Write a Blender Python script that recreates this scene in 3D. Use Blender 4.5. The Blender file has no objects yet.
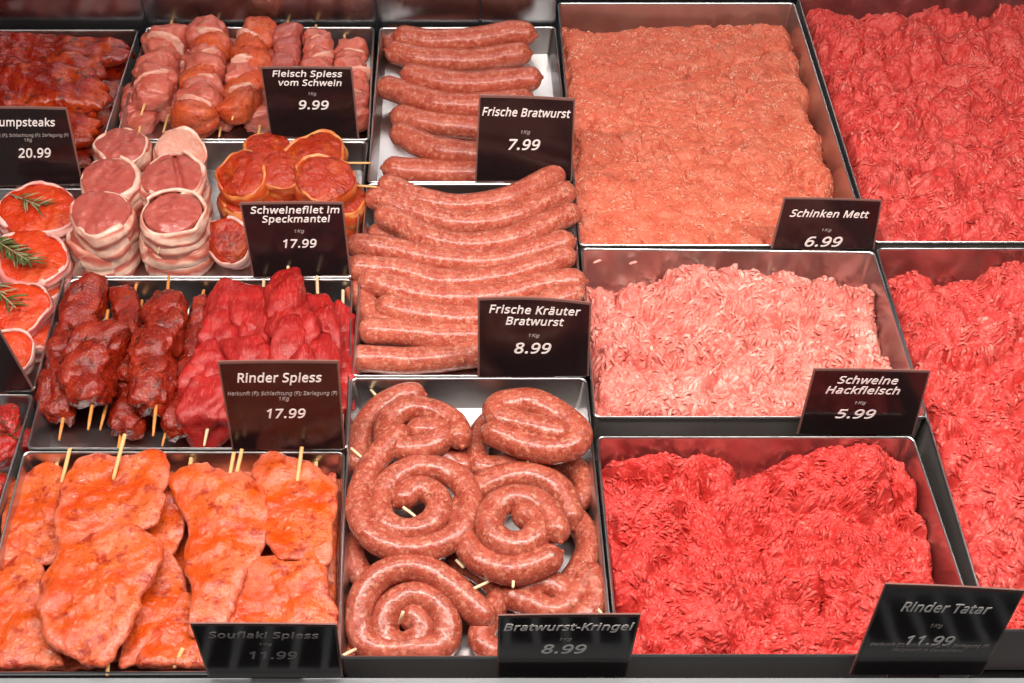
import bpy, bmesh, math, random
import numpy as np
from mathutils import Vector, Matrix
random.seed(7)
rng = np.random.default_rng(11)
D = bpy.data
sc = bpy.context.scene
COL = sc.collection

# ------------------------------------------------------------------ camera
F, CX, CY, H, PITCH = 1278.0, 478.0, 341.5, 0.90, math.radians(46.9)
cp, sp = math.cos(PITCH), math.sin(PITCH)
cam_d = D.cameras.new("camera"); cam = D.objects.new("camera", cam_d); COL.objects.link(cam)
cam_d.sensor_width = 36.0
cam_d.lens = F / 1024 * 36.0
cam_d.shift_x = (512 - CX) / 1024
cam_d.clip_start = 0.02; cam_d.clip_end = 60
cam.location = (0, 0, H)
cam.rotation_euler = (math.pi / 2 - PITCH, 0, 0)
sc.camera = cam

def P(px, py, z=0.0):
    """pixel of the photograph -> the point on the level plane z"""
    a, b = (px - CX) / F, (CY - py) / F
    d = (a, cp + b * sp, -sp + b * cp)
    t = (z - H) / d[2]
    return np.array((d[0] * t, d[1] * t, z))

def PV(px, py, y0, n):
    """pixel -> point on the plane through y0 with normal n"""
    a, b = (px - CX) / F, (CY - py) / F
    d = np.array((a, cp + b * sp, -sp + b * cp)); o = np.array((0, 0, H))
    return o + d * (np.dot(n, y0 - o) / np.dot(n, d))

def mpp(py, z=0.0):
    """metres per pixel at this picture height"""
    b = (CY - py) / F
    return (z - H) / (-sp + b * cp) / F

# ------------------------------------------------------------------ noise
def _h(ix, iy, iz, s):
    n = (ix * 374761393 + iy * 668265263 + iz * 2147483647 + s * 974634777) & 0xffffffff
    n = ((n ^ (n >> 13)) * 1274126177) & 0xffffffff
    n = ((n ^ (n >> 16)) * 2246822519) & 0xffffffff
    return ((n ^ (n >> 15)) & 0xffff) / 32767.5 - 1.0

ROT = np.array(Matrix.Rotation(0.9, 3, "X") @ Matrix.Rotation(0.7, 3, "Y") @ Matrix.Rotation(0.5, 3, "Z"))
def noise(p, scale, seed=0):
    q = np.asarray(p, float) * scale
    for _ in range(1 + seed % 3): q = q @ ROT
    q = q + 137.3
    i = np.floor(q).astype(np.int64); f = q - i; f = f * f * (3 - 2 * f)
    r = 0
    for dx in (0, 1):
        for dy in (0, 1):
            for dz in (0, 1):
                w = (f[:, 0] if dx else 1 - f[:, 0]) * (f[:, 1] if dy else 1 - f[:, 1]) * (f[:, 2] if dz else 1 - f[:, 2])
                r = r + w * _h(i[:, 0] + dx, i[:, 1] + dy, i[:, 2] + dz, seed)
    return r

def fbm(p, scale, seed=0, oct=3):
    r, a = 0, 1.0
    for k in range(oct):
        r = r + a * noise(p, scale * 2 ** k, seed + k * 17); a *= 0.5
    return r

# ------------------------------------------------------------------ materials
def new_mat(name):
    m = D.materials.new(name); m.use_nodes = True
    nt = m.node_tree; b = nt.nodes["Principled BSDF"]
    return m, nt, b

def N(nt, t, **kw):
    n = nt.nodes.new(t)
    for k, v in kw.items():
        if hasattr(n, k) and not k[0].isupper(): setattr(n, k, v)
    return n

def tex(nt, kind, scale, detail=3.0, rough=0.55, vec=None, stretch=None):
    co = N(nt, "ShaderNodeTexCoord"); src = co.outputs["Object"] if vec is None else vec
    if stretch:
        mp = N(nt, "ShaderNodeMapping"); mp.inputs["Scale"].default_value = stretch
        nt.links.new(src, mp.inputs["Vector"]); src = mp.outputs["Vector"]
    if kind == "noise":
        n = N(nt, "ShaderNodeTexNoise"); n.inputs["Scale"].default_value = scale
        n.inputs["Detail"].default_value = detail; n.inputs["Roughness"].default_value = rough
        nt.links.new(src, n.inputs["Vector"]); return n.outputs["Fac"]
    n = N(nt, "ShaderNodeTexVoronoi"); n.inputs["Scale"].default_value = scale
    nt.links.new(src, n.inputs["Vector"])
    return n.outputs["Distance"] if kind == "vor" else n.outputs["Color"]

def ramp(nt, fac, stops, interp="LINEAR"):
    r = N(nt, "ShaderNodeValToRGB"); r.color_ramp.interpolation = interp
    e = r.color_ramp.elements
    while len(e) < len(stops): e.new(0.5)
    for k, (p, c) in enumerate(stops):
        e[k].position = p; e[k].color = (*c, 1) if len(c) == 3 else c
    nt.links.new(fac, r.inputs["Fac"]); return r.outputs["Color"]

def bw(nt, fac, a, b):
    return ramp(nt, fac, [(a, (0, 0, 0)), (b, (1, 1, 1))])

def mix(nt, fac, a, b):
    m = N(nt, "ShaderNodeMix"); m.data_type = "RGBA"
    for sock, v in ((m.inputs[0], fac), (m.inputs[6], a), (m.inputs[7], b)):
        if isinstance(v, (tuple, float, int)):
            sock.default_value = (*v, 1) if isinstance(v, tuple) else v
        else: nt.links.new(v, sock)
    return m.outputs[2]

def mul(nt, a, b):
    m = N(nt, "ShaderNodeMath"); m.operation = "MULTIPLY"
    for k, v in enumerate((a, b)):
        if isinstance(v, (float, int)): m.inputs[k].default_value = v
        else: nt.links.new(v, m.inputs[k])
    return m.outputs[0]

def bump(nt, b, h, strength, dist, prev=None):
    n = N(nt, "ShaderNodeBump"); n.inputs["Strength"].default_value = strength
    n.inputs["Distance"].default_value = dist
    nt.links.new(h, n.inputs["Height"])
    if prev is not None: nt.links.new(prev, n.inputs["Normal"])
    nt.links.new(n.outputs["Normal"], b.inputs["Normal"]); return n.outputs["Normal"]

def wet(b, rough=0.3, spec=0.5, coat=0.0, sss=0.0):
    b.inputs["Roughness"].default_value = rough
    b.inputs["Specular IOR Level"].default_value = spec
    b.inputs["Coat Weight"].default_value = coat * 0.6
    b.inputs["Coat Roughness"].default_value = 0.12
    if sss:
        b.inputs["Subsurface Weight"].default_value = sss
        b.inputs["Subsurface Radius"].default_value = (1.0, 0.35, 0.25)
        b.inputs["Subsurface Scale"].default_value = 0.005

def attr(nt, name):
    a = N(nt, "ShaderNodeAttribute"); a.attribute_name = name; return a.outputs["Fac"]

def sausage_mat(name, base, fat, dark, herb, rough):
    m, nt, b = new_mat(name)
    c = mix(nt, bw(nt, tex(nt, "noise", 95, 3), 0.35, 0.7), dark, base)
    c = mix(nt, mul(nt, bw(nt, tex(nt, "noise", 210, 2.5, 0.6), 0.52, 0.68), 0.55), c, fat)
    c = mix(nt, mul(nt, bw(nt, tex(nt, "noise", 520, 1.5, 0.6), 0.56, 0.72), 0.34), c, fat)
    c = mix(nt, mul(nt, bw(nt, tex(nt, "noise", 330, 2), 0.6, 0.72), 0.5), c, dark)
    if herb:
        hf = mul(nt, ramp(nt, tex(nt, "vor", 300), [(0.20, (1, 1, 1)), (0.34, (0, 0, 0))]), bw(nt, tex(nt, "noise", 170, 1), 0.60 - 0.07 * herb, 0.66 - 0.07 * herb))
        c = mix(nt, mul(nt, hf, 0.7), c, (0.10, 0.055, 0.03))
    nt.links.new(c, b.inputs["Base Color"])
    wet(b, rough, 0.42, 0.18, 0.12)
    k = bump(nt, b, tex(nt, "noise", 240, 3), 0.35, 0.0012)
    bump(nt, b, tex(nt, "noise", 60, 2), 0.4, 0.003, k)
    return m

M = {}
M["bratwurst"] = sausage_mat("bratwurst_skin", (0.49, 0.118, 0.070), (0.69, 0.325, 0.21), (0.35, 0.052, 0.029), 0.3, 0.32)
M["herbwurst"] = sausage_mat("herb_bratwurst_skin", (0.51, 0.135, 0.084), (0.70, 0.36, 0.245), (0.37, 0.062, 0.036), 2.2, 0.27)
M["kringel"] = sausage_mat("coil_skin", (0.41, 0.098, 0.060), (0.63, 0.29, 0.19), (0.28, 0.044, 0.024), 2.2, 0.23)

def steel(name, col, rough, streak=(4, 60, 4), var=0.12):
    m, nt, b = new_mat(name)
    b.inputs["Metallic"].default_value = 1.0
    f = tex(nt, "noise", 30, 4, 0.6, stretch=streak)
    c = mix(nt, f, tuple(x * (1 - var) for x in col), col)
    nt.links.new(c, b.inputs["Base Color"])
    r = N(nt, "ShaderNodeMapRange"); r.inputs[3].default_value = rough * 0.75; r.inputs[4].default_value = rough * 1.35
    nt.links.new(tex(nt, "noise", 14, 4), r.inputs[0]); nt.links.new(r.outputs[0], b.inputs["Roughness"])
    bump(nt, b, f, 0.06, 0.001)
    return m
M["steel"] = steel("tray_steel", (0.62, 0.62, 0.62), 0.29)
M["wallsteel"] = steel("tray_wall_steel", (0.58, 0.55, 0.53), 0.46)
M["deck"] = steel("deck_steel", (0.10, 0.10, 0.105), 0.45)
M["panel"] = steel("panel_steel", (0.42, 0.43, 0.45), 0.24)

def plain(name, col, rough=0.5, spec=0.5, coat=0.0, noise_amt=0.15, nscale=60):
    m, nt, b = new_mat(name)
    c = mix(nt, tex(nt, "noise", nscale, 4), tuple(x * (1 - noise_amt) for x in col), tuple(min(1, x * (1 + noise_amt)) for x in col))
    nt.links.new(c, b.inputs["Base Color"]); wet(b, rough, spec, coat)
    return m
M["rail"] = plain("rail_enamel", (0.20, 0.225, 0.235), 0.35, noise_amt=0.06)
M["wood"] = plain("skewer_wood", (0.72, 0.42, 0.17), 0.6, noise_amt=0.25, nscale=300)
M["pickwood"] = plain("toothpick_wood", (0.80, 0.62, 0.38), 0.6, noise_amt=0.15, nscale=300)
M["oilwood"] = plain("marinated_wood", (0.62, 0.24, 0.06), 0.45, noise_amt=0.25, nscale=300)
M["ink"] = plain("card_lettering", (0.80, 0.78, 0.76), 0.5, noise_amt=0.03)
M["inkdim"] = plain("card_small_and_shaded_lettering", (0.30, 0.27, 0.26), 0.5, noise_amt=0.05)
M["sleeve"] = plain("card_sleeve", (0.20, 0.10, 0.085), 0.25, 0.5, 0.3, 0.1)  # holder is clear plastic; its brownish reflection is put into the colour
M["needle"] = plain("rosemary_green", (0.085, 0.12, 0.03), 0.45, noise_amt=0.4, nscale=250)
M["needlepale"] = plain("rosemary_underside", (0.30, 0.28, 0.15), 0.5, noise_amt=0.3, nscale=250)
M["herb"] = plain("chopped_herb", (0.07, 0.09, 0.015), 0.5, noise_amt=0.4, nscale=300)

def card_mat():
    m, nt, b = new_mat("card_black")
    c = mix(nt, tex(nt, "noise", 35, 4), (0.010, 0.006, 0.007), (0.019, 0.011, 0.012))
    nt.links.new(c, b.inputs["Base Color"]); wet(b, 0.16, 0.5)
    bump(nt, b, tex(nt, "noise", 22, 2), 0.12, 0.004)
    return m
M["card"] = card_mat()

def meat_mat(name, base, dark, light, lightamt, rough, sss=0.15, stretch=None, sc_=1.0, coat=0.3, bumpd=0.0018):
    m, nt, b = new_mat(name)
    c = mix(nt, bw(nt, tex(nt, "noise", 38 * sc_, 4), 0.3, 0.7), dark, base)
    c = mix(nt, mul(nt, bw(nt, tex(nt, "noise", 90 * sc_, 4, 0.65, stretch=stretch), 0.5, 0.75), lightamt), c, light)
    nt.links.new(c, b.inputs["Base Color"]); wet(b, rough, 0.5, coat, sss)
    k = bump(nt, b, tex(nt, "noise", 150 * sc_, 4, 0.6, stretch=stretch), 0.5, bumpd)
    bump(nt, b, tex(nt, "noise", 45 * sc_, 3), 0.5, 0.004, k)
    return m
M["pork"] = meat_mat("raw_pork", (0.58, 0.145, 0.10), (0.44, 0.07, 0.045), (0.72, 0.34, 0.26), 0.5, 0.33, 0.2, (1, 1, 3))
M["pork_red"] = meat_mat("fillet_face", (0.46, 0.105, 0.08), (0.36, 0.06, 0.045), (0.56, 0.18, 0.14), 0.6, 0.35, 0.2)
M["fat"] = meat_mat("pork_fat", (0.72, 0.42, 0.33), (0.62, 0.24, 0.17), (0.80, 0.58, 0.48), 0.6, 0.35, 0.2)
M["beef"] = meat_mat("raw_beef", (0.42, 0.014, 0.012), (0.24, 0.006, 0.006), (0.58, 0.09, 0.07), 0.75, 0.28, 0.05, (5, 1.2, 5), 1.0, 0.1, 0.0025)

def marinade(name, a, bcol, c_dark, raw, rawamt, fleck, fleckamt, rough=0.2, sc_=1.0, grain=0.0025, edge=None, spec=0.36, wave=0.005):
    m, nt, b = new_mat(name)
    c = mix(nt, bw(nt, tex(nt, "noise", 32 * sc_, 5, 0.6), 0.32, 0.66), a, bcol)
    c = mix(nt, mul(nt, bw(nt, tex(nt, "noise", 24 * sc_, 4, 0.6, stretch=(1.3, 1, 1)), 0.5, 0.64), rawamt), c, raw)
    if edge: c = mix(nt, mul(nt, bw(nt, attr(nt, "fat"), 0.45, 1.0), 0.8), c, edge)
    c = mix(nt, mul(nt, bw(nt, tex(nt, "noise", 58 * sc_, 5, 0.7), 0.53, 0.66), 0.85), c, c_dark)
    c = mix(nt, mul(nt, bw(nt, tex(nt, "noise", 420 * sc_, 2), 0.60, 0.70), fleckamt), c, fleck)
    c = mix(nt, mul(nt, mul(nt, bw(nt, tex(nt, "noise", 190 * sc_, 2, 0.6), 0.58, 0.68), bw(nt, tex(nt, "noise", 30 * sc_, 3), 0.42, 0.6)), 0.7), c, c_dark)
    nt.links.new(c, b.inputs["Base Color"]); wet(b, rough, spec, 0.12, 0.06)
    k = bump(nt, b, tex(nt, "noise", 330 * sc_, 3, 0.6), 0.55, grain)
    bump(nt, b, tex(nt, "noise", 75 * sc_, 3), 0.6, wave, k)
    rr = N(nt, "ShaderNodeMapRange"); rr.inputs[1].default_value = 0.38; rr.inputs[2].default_value = 0.62; rr.inputs[3].default_value = rough * 0.8; rr.inputs[4].default_value = rough * 2.3
    nt.links.new(tex(nt, "noise", 40 * sc_, 3), rr.inputs[0]); nt.links.new(rr.outputs[0], b.inputs["Roughness"])
    return m
M["souflaki"] = marinade("paprika_pork", (0.48, 0.036, 0.003), (0.60, 0.105, 0.006), (0.26, 0.010, 0.002), (0.64, 0.155, 0.07), 0.6, (0.32, 0.018, 0.004), 0.75, 0.10, 1.0, 0.0024, (0.64, 0.165, 0.095), 0.48, 0.0025)
M["rump"] = marinade("dark_marinade", (0.15, 0.006, 0.002), (0.32, 0.011, 0.002), (0.04, 0.005, 0.003), (0.46, 0.06, 0.006), 0.55, (0.50, 0.12, 0.02), 0.4, 0.11, 1.0, 0.0018, None, 0.55, 0.004)
M["darkbeef"] = marinade("chilli_beef", (0.15, 0.006, 0.002), (0.27, 0.012, 0.003), (0.04, 0.004, 0.002), (0.36, 0.03, 0.006), 0.5, (0.52, 0.14, 0.04), 0.6, 0.12, 1.3, 0.0024, None, 0.5, 0.004)
M["orange"] = marinade("orange_marinade", (0.34, 0.016, 0.003), (0.44, 0.038, 0.004), (0.15, 0.009, 0.003), (0.58, 0.11, 0.009), 0.5, (0.20, 0.02, 0.006), 0.5, 0.15, 1.2, 0.0028, None, 0.48)
M["redglaze"] = marinade("red_glaze", (0.52, 0.028, 0.006), (0.58, 0.055, 0.008), (0.38, 0.016, 0.005), (0.64, 0.11, 0.02), 0.5, (0.36, 0.03, 0.01), 0.3, 0.2, 1.0)
M["spicepork"] = marinade("spiced_pork", (0.52, 0.06, 0.018), (0.58, 0.11, 0.03), (0.38, 0.03, 0.008), (0.60, 0.17, 0.11), 0.7, (0.40, 0.05, 0.01), 0.35, 0.26, 1.0)

def banded(name, fatc, midc, meatc, tint=None):
    m, nt, b = new_mat(name)
    c = ramp(nt, attr(nt, "fat"), [(0.0, meatc), (0.42, midc), (0.62, fatc), (1.0, fatc)])
    c = mix(nt, mul(nt, bw(nt, tex(nt, "noise", 120, 4), 0.48, 0.7), 0.35), c, meatc)
    if tint: c = mix(nt, mul(nt, bw(nt, tex(nt, "noise", 30, 4), 0.42, 0.6), 0.85), c, tint)
    nt.links.new(c, b.inputs["Base Color"]); wet(b, 0.32, 0.5, 0.3, 0.15)
    bump(nt, b, tex(nt, "noise", 130, 4), 0.5, 0.0016)
    return m
M["bacon"] = banded("bacon", (0.80, 0.54, 0.43), (0.68, 0.30, 0.22), (0.48, 0.11, 0.08))
M["bacon_orange"] = banded("marinated_bacon", (0.70, 0.27, 0.08), (0.56, 0.11, 0.025), (0.38, 0.04, 0.014), (0.46, 0.06, 0.007))
M["bacon_pink"] = banded("pink_fat_edge", (0.78, 0.46, 0.40), (0.66, 0.25, 0.22), (0.46, 0.08, 0.075))

def mince_mat(name, lean, mid, fat, rough=0.42):
    m, nt, b = new_mat(name)
    c = ramp(nt, attr(nt, "fat"), [(0.0, lean), (0.55, mid), (1.0, fat)])
    c = mix(nt, mul(nt, bw(nt, tex(nt, "noise", 300, 2), 0.56, 0.70), 0.45), c, fat)
    c = mix(nt, mul(nt, bw(nt, tex(nt, "noise", 45, 3), 0.46, 0.66), 0.55), c, lean)
    c = mix(nt, mul(nt, bw(nt, tex(nt, "noise", 26, 4, 0.6), 0.50, 0.68), 0.18), c, fat)
    c = mix(nt, mul(nt, bw(nt, tex(nt, "noise", 34, 4, 0.65), 0.58, 0.72), 0.6), c, tuple(x * 0.55 for x in lean))
    nt.links.new(c, b.inputs["Base Color"]); wet(b, rough, 0.32, 0.0)
    k = bump(nt, b, tex(nt, "noise", 700, 2), 0.5, 0.0008)
    bump(nt, b, tex(nt, "noise", 330, 3), 0.6, 0.0016, k)
    return m
M["mett"] = mince_mat("mett_mince", (0.58, 0.098, 0.052), (0.68, 0.178, 0.102), (0.82, 0.42, 0.30), 0.44)
M["hack"] = mince_mat("pork_mince", (0.64, 0.13, 0.105), (0.77, 0.26, 0.21), (0.88, 0.52, 0.44), 0.38)
M["tatar"] = mince_mat("beef_mince", (0.50, 0.026, 0.022), (0.63, 0.062, 0.052), (0.74, 0.18, 0.15), 0.42)
M["mixed"] = mince_mat("mixed_mince", (0.56, 0.036, 0.032), (0.70, 0.095, 0.08), (0.82, 0.32, 0.26), 0.38)

# ------------------------------------------------------------------ objects
def link_mesh(name, verts, faces, mat, parent=None, smooth=True, fat=None):
    me = D.meshes.new(name)
    verts = np.asarray(verts, float)
    if parent is not None: verts = verts - np.array(parent.location)
    me.from_pydata(verts.tolist(), [], [tuple(map(int, f)) for f in faces])
    if fat is not None:
        a = me.attributes.new("fat", "FLOAT", "POINT"); a.data.foreach_set("value", np.asarray(fat, np.float32))
    me.materials.append(M[mat] if isinstance(mat, str) else mat)
    me.polygons.foreach_set("use_smooth", [smooth] * len(me.polygons))
    me.update()
    o = D.objects.new(name, me); COL.objects.link(o)
    if parent is not None: o.parent = parent
    return o

def tag(o, label, cat, group=None, kind=None):
    if label: o["label"] = label
    if cat: o["category"] = cat
    if group: o["group"] = group
    if kind: o["kind"] = kind
    return o

def thing(name, loc, label, cat, group=None):
    o = D.objects.new(name, None); COL.objects.link(o); o.location = tuple(map(float, loc))
    o.empty_display_size = 0.02
    return tag(o, label, cat, group)

def catmull(pts, n):
    p = np.asarray(pts, float); p = np.vstack([2 * p[0] - p[1], p, 2 * p[-1] - p[-2]])
    out = []
    for i in range(1, len(p) - 2):
        t = np.linspace(0, 1, 14, endpoint=False)[:, None]
        a, b, c, d = p[i - 1], p[i], p[i + 1], p[i + 2]
        out.append(0.5 * ((2 * b) + (c - a) * t + (2 * a - 5 * b + 4 * c - d) * t ** 2 + (3 * b - a - 3 * c + d) * t ** 3))
    out.append(p[-2][None]); q = np.vstack(out)
    s = np.r_[0, np.cumsum(np.linalg.norm(np.diff(q, axis=0), axis=1))]
    u = np.linspace(0, s[-1], n)
    return np.stack([np.interp(u, s, q[:, k]) for k in range(3)], 1), s[-1]

def tube_geo(pts, r, ns=20, step=0.004, seed=0, lump=0.06, nub=True, flat=0.0):
    q, L = catmull(pts, 4)
    n = max(10, int(L / step)); q, L = catmull(pts, n)
    q = q.copy()
    for _ in range(3): q[1:-1] = 0.25 * q[:-2] + 0.5 * q[1:-1] + 0.25 * q[2:]
    T = np.gradient(q, axis=0); T /= np.linalg.norm(T, axis=1)[:, None]
    up = np.array((0, 0, 1.0)); U = []
    u = up - T[0] * np.dot(up, T[0])
    if np.linalg.norm(u) < 1e-3: u = np.array((1.0, 0, 0)) - T[0] * T[0][0]
    for k in range(n):
        u = u - T[k] * np.dot(u, T[k]); u /= np.linalg.norm(u); U.append(u)
    U = np.array(U); V = np.cross(T, U)
    # rounded ends: extra rings beyond each end
    ends = [0.22, 0.42, 0.62, 0.80, 0.92, 0.98]
    C, R, UU, VV = [], [], [], []
    if nub:
        C += [q[0] - T[0] * r * 1.2, q[0] - T[0] * r * 1.12, q[0] - T[0] * r * 1.06]; R += [0.10, 0.17, 0.2]; UU += [U[0]] * 3; VV += [V[0]] * 3
    for e in ends:
        C.append(q[0] - T[0] * r * math.sqrt(max(0, 1 - e * e)) * 1.05); R.append(max(e, 0.22)); UU.append(U[0]); VV.append(V[0])
    for k in range(n): C.append(q[k]); R.append(1.0); UU.append(U[k]); VV.append(V[k])
    for e in ends[::-1]:
        C.append(q[-1] + T[-1] * r * math.sqrt(max(0, 1 - e * e)) * 1.05); R.append(max(e, 0.22)); UU.append(U[-1]); VV.append(V[-1])
    if nub:
        C += [q[-1] + T[-1] * r * 1.06, q[-1] + T[-1] * r * 1.12, q[-1] + T[-1] * r * 1.2]; R += [0.2, 0.17, 0.10]; UU += [U[-1]] * 3; VV += [V[-1]] * 3
    C, R, UU, VV = map(np.array, (C, R, UU, VV))
    th = np.linspace(0, 2 * np.pi, ns, endpoint=False)
    dirs = UU[:, None, :] * np.cos(th)[None, :, None] * (1 - flat) + VV[:, None, :] * np.sin(th)[None, :, None]
    v = (C[:, None, :] + dirs * (R * r)[:, None, None]).reshape(-1, 3)
    if lump:
        nz = fbm(v, 45, seed, 2) * lump + noise(v, 160, seed + 5) * lump * 0.3
        v = v + dirs.reshape(-1, 3) * (nz * r)[:, None] * np.repeat(np.minimum(1, R * 1.2), ns)[:, None]
    m = len(C); f = []
    for k in range(m - 1):
        for j in range(ns):
            a, b = k * ns + j, k * ns + (j + 1) % ns
            f.append((a, b, b + ns, a + ns))
    f.append(tuple(range(ns))[::-1]); f.append(tuple((m - 1) * ns + j for j in range(ns)))
    return v, f

def merge(geos):
    vs, fs, o = [], [], 0
    for v, f in geos:
        vs.append(v); fs += [tuple(i + o for i in q) for q in f]; o += len(v)
    return np.vstack(vs), fs

def rod(name, a, b, r, mat, parent, label=None, r2=None):
    a, b = np.asarray(a, float), np.asarray(b, float)
    t = b - a; L = np.linalg.norm(t); t = t / L
    u = np.cross(t, (0, 0, 1.0) if abs(t[2]) < 0.9 else (1.0, 0, 0)); u /= np.linalg.norm(u); w = np.cross(t, u)
    ns, v = 9, []
    prof = [(0, 0.6), (0.004, 1.0), (0.5, 1.0), (0.92, 0.96), (1, r2 if r2 is not None else 0.6)]
    for s, k in prof:
        for j in range(ns):
            an = 2 * math.pi * j / ns; v.append(a + t * L * s + (u * math.cos(an) + w * math.sin(an)) * r * k)
    f = [(k * ns + j, k * ns + (j + 1) % ns, (k + 1) * ns + (j + 1) % ns, (k + 1) * ns + j) for k in range(len(prof) - 1) for j in range(ns)]
    f += [tuple(range(ns))[::-1], tuple((len(prof) - 1) * ns + j for j in range(ns))]
    return link_mesh(name, v, f, mat, parent)

_bm = bmesh.new(); bmesh.ops.create_icosphere(_bm, subdivisions=4, radius=1.0)
ICO_V = np.array([v.co[:] for v in _bm.verts]); ICO_F = [tuple(v.index for v in f.verts) for f in _bm.faces]; _bm.free()

def chunk_geo(c, axis, half, seed, amp=0.16, boxy=0.72, up=(0, 0, 1.0), ripple=0.05):
    """an uneven lump: half = (across, along axis, thickness)"""
    c = np.asarray(c, float); t = np.asarray(axis, float); t = t / np.linalg.norm(t)
    u = np.cross(t, up); u /= np.linalg.norm(u); w = np.cross(u, t)
    rs = np.random.default_rng(seed)
    p = np.sign(ICO_V) * np.abs(ICO_V) ** boxy
    ang = rs.uniform(-0.35, 0.35); ca, sa = math.cos(ang), math.sin(ang)
    p = np.stack([p[:, 0] * ca - p[:, 2] * sa, p[:, 1], p[:, 0] * sa + p[:, 2] * ca], 1)
    sh = rs.uniform(-0.25, 0.25, 2)
    p[:, 0] += sh[0] * p[:, 1]; p[:, 2] += sh[1] * p[:, 1]
    nz = fbm(ICO_V + seed * 3.1, 1.3, seed, 3) * amp + fbm(ICO_V + seed, 5.0, seed + 3, 2) * ripple
    p = p * (1 + nz)[:, None]
    return c + (u[None] * p[:, :1] * half[0] + t[None] * p[:, 1:2] * half[1] + w[None] * p[:, 2:] * half[2]), ICO_F

def slab_geo(outline, zb, zf, th, seed, amp=0.003, n=140, power=9.0, wob=0.05, droop=0.0):
    """a thin uneven slice whose outline is given in picture points at height zb (back) .. zf (front)"""
    o = np.asarray(outline, float); ys = o[:, 1]; y0, y1 = ys.min(), ys.max()
    z = zb + (zf - zb) * (ys - y0) / (y1 - y0 + 1e-6)
    w = np.array([P(a, b, c) for (a, b), c in zip(o, z)])
    w2 = np.vstack([w[-1:], w, w[:2]])
    q = []
    for i in range(1, len(w2) - 2):
        t = np.linspace(0, 1, 16, endpoint=False)[:, None]
        a, b, c, d = w2[i - 1], w2[i], w2[i + 1], w2[i + 2]
        q.append(0.5 * (2 * b + (c - a) * t + (2 * a - 5 * b + 4 * c - d) * t ** 2 + (3 * b - a - 3 * c + d) * t ** 3))
    q = np.vstack(q); s = np.r_[0, np.cumsum(np.linalg.norm(np.diff(np.vstack([q, q[:1]]), axis=0), axis=1))]
    uu = np.linspace(0, s[-1], n, endpoint=False); qq = np.vstack([q, q[:1]])
    e = np.stack([np.interp(uu, s, qq[:, k]) for k in range(3)], 1)
    c = e.mean(0)
    e = c + (e - c) * (1 + wob * fbm(e, 90, seed, 2))[:, None]
    phi = np.r_[np.linspace(0.02, 0.5, 10) ** 1.0, np.linspace(0.53, 0.97, 10)]
    V = []
    # even radial rings on top, a rounded edge, then the underside
    rad = np.r_[np.linspace(0.03, 0.88, 30), 0.92, 0.95, 0.98, 1.0, 0.99, 0.95, 0.85, 0.5, 0.05]
    sgn = np.r_[np.ones(34), -np.ones(5)]
    for r, sg in zip(rad, sgn):
        ring = c + (e - c) * r
        hgt = th / 2 * (1 - min(1, r) ** power) ** (1 / 2.0) if r < 1 else 0.0
        ring = ring.copy(); ring[:, 2] += sg * hgt
        if sg > 0 or r > 0.9:
            ring[:, 2] += (fbm(ring, 26, seed, 3) * amp + fbm(ring, 85, seed + 9, 3) * amp * 0.36 * (1 if sg > 0 else 0.4))
        ring[:, 2] -= droop * r ** 4
        V.append(ring)
    V = np.array(V); m = len(V); v = V.reshape(-1, 3)
    f = [(k * n + j, (k + 1) * n + j, (k + 1) * n + (j + 1) % n, k * n + (j + 1) % n) for k in range(m - 1) for j in range(n)]
    f += [tuple(range(n)), tuple((m - 1) * n + j for j in range(n))[::-1]]
    raw = np.clip((np.repeat(np.where(sgn > 0, np.minimum(rad, 1.0), 1.0), n) - 0.62) / 0.38, 0, 1) + 0.55 * fbm(v, 42, seed + 21, 3)
    return v, f, np.clip(raw, 0, 1)

# ------------------------------------------------------------------ trays
def rounded_loop(c, off, rad, seg=5):
    c = [np.array(p[:2]) for p in c]; n = 4; out = []
    cen = sum(c) / 4
    lines = []
    for i in range(n):
        a, b = c[i], c[(i + 1) % n]; d = (b - a) / np.linalg.norm(b - a); nrm = np.array((d[1], -d[0]))
        if np.dot(nrm, (a + b) / 2 - cen) < 0: nrm = -nrm
        lines.append((a + nrm * off, d))
    cor = []
    for i in range(n):
        (p, d), (q, e) = lines[i - 1], lines[i]
        t = np.linalg.solve(np.array([d, -e]).T, q - p); cor.append(p + d * t[0])
    for i in range(n):
        a, b, d = cor[i - 1], cor[i], cor[(i + 1) % n]
        u = (a - b) / np.linalg.norm(a - b); w = (d - b) / np.linalg.norm(d - b)
        for k in range(seg + 1):
            s = k / seg * math.pi / 2
            out.append(b + u * rad * (1 - math.sin(s)) + w * rad * (1 - math.cos(s)))
    return np.array(out)

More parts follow.
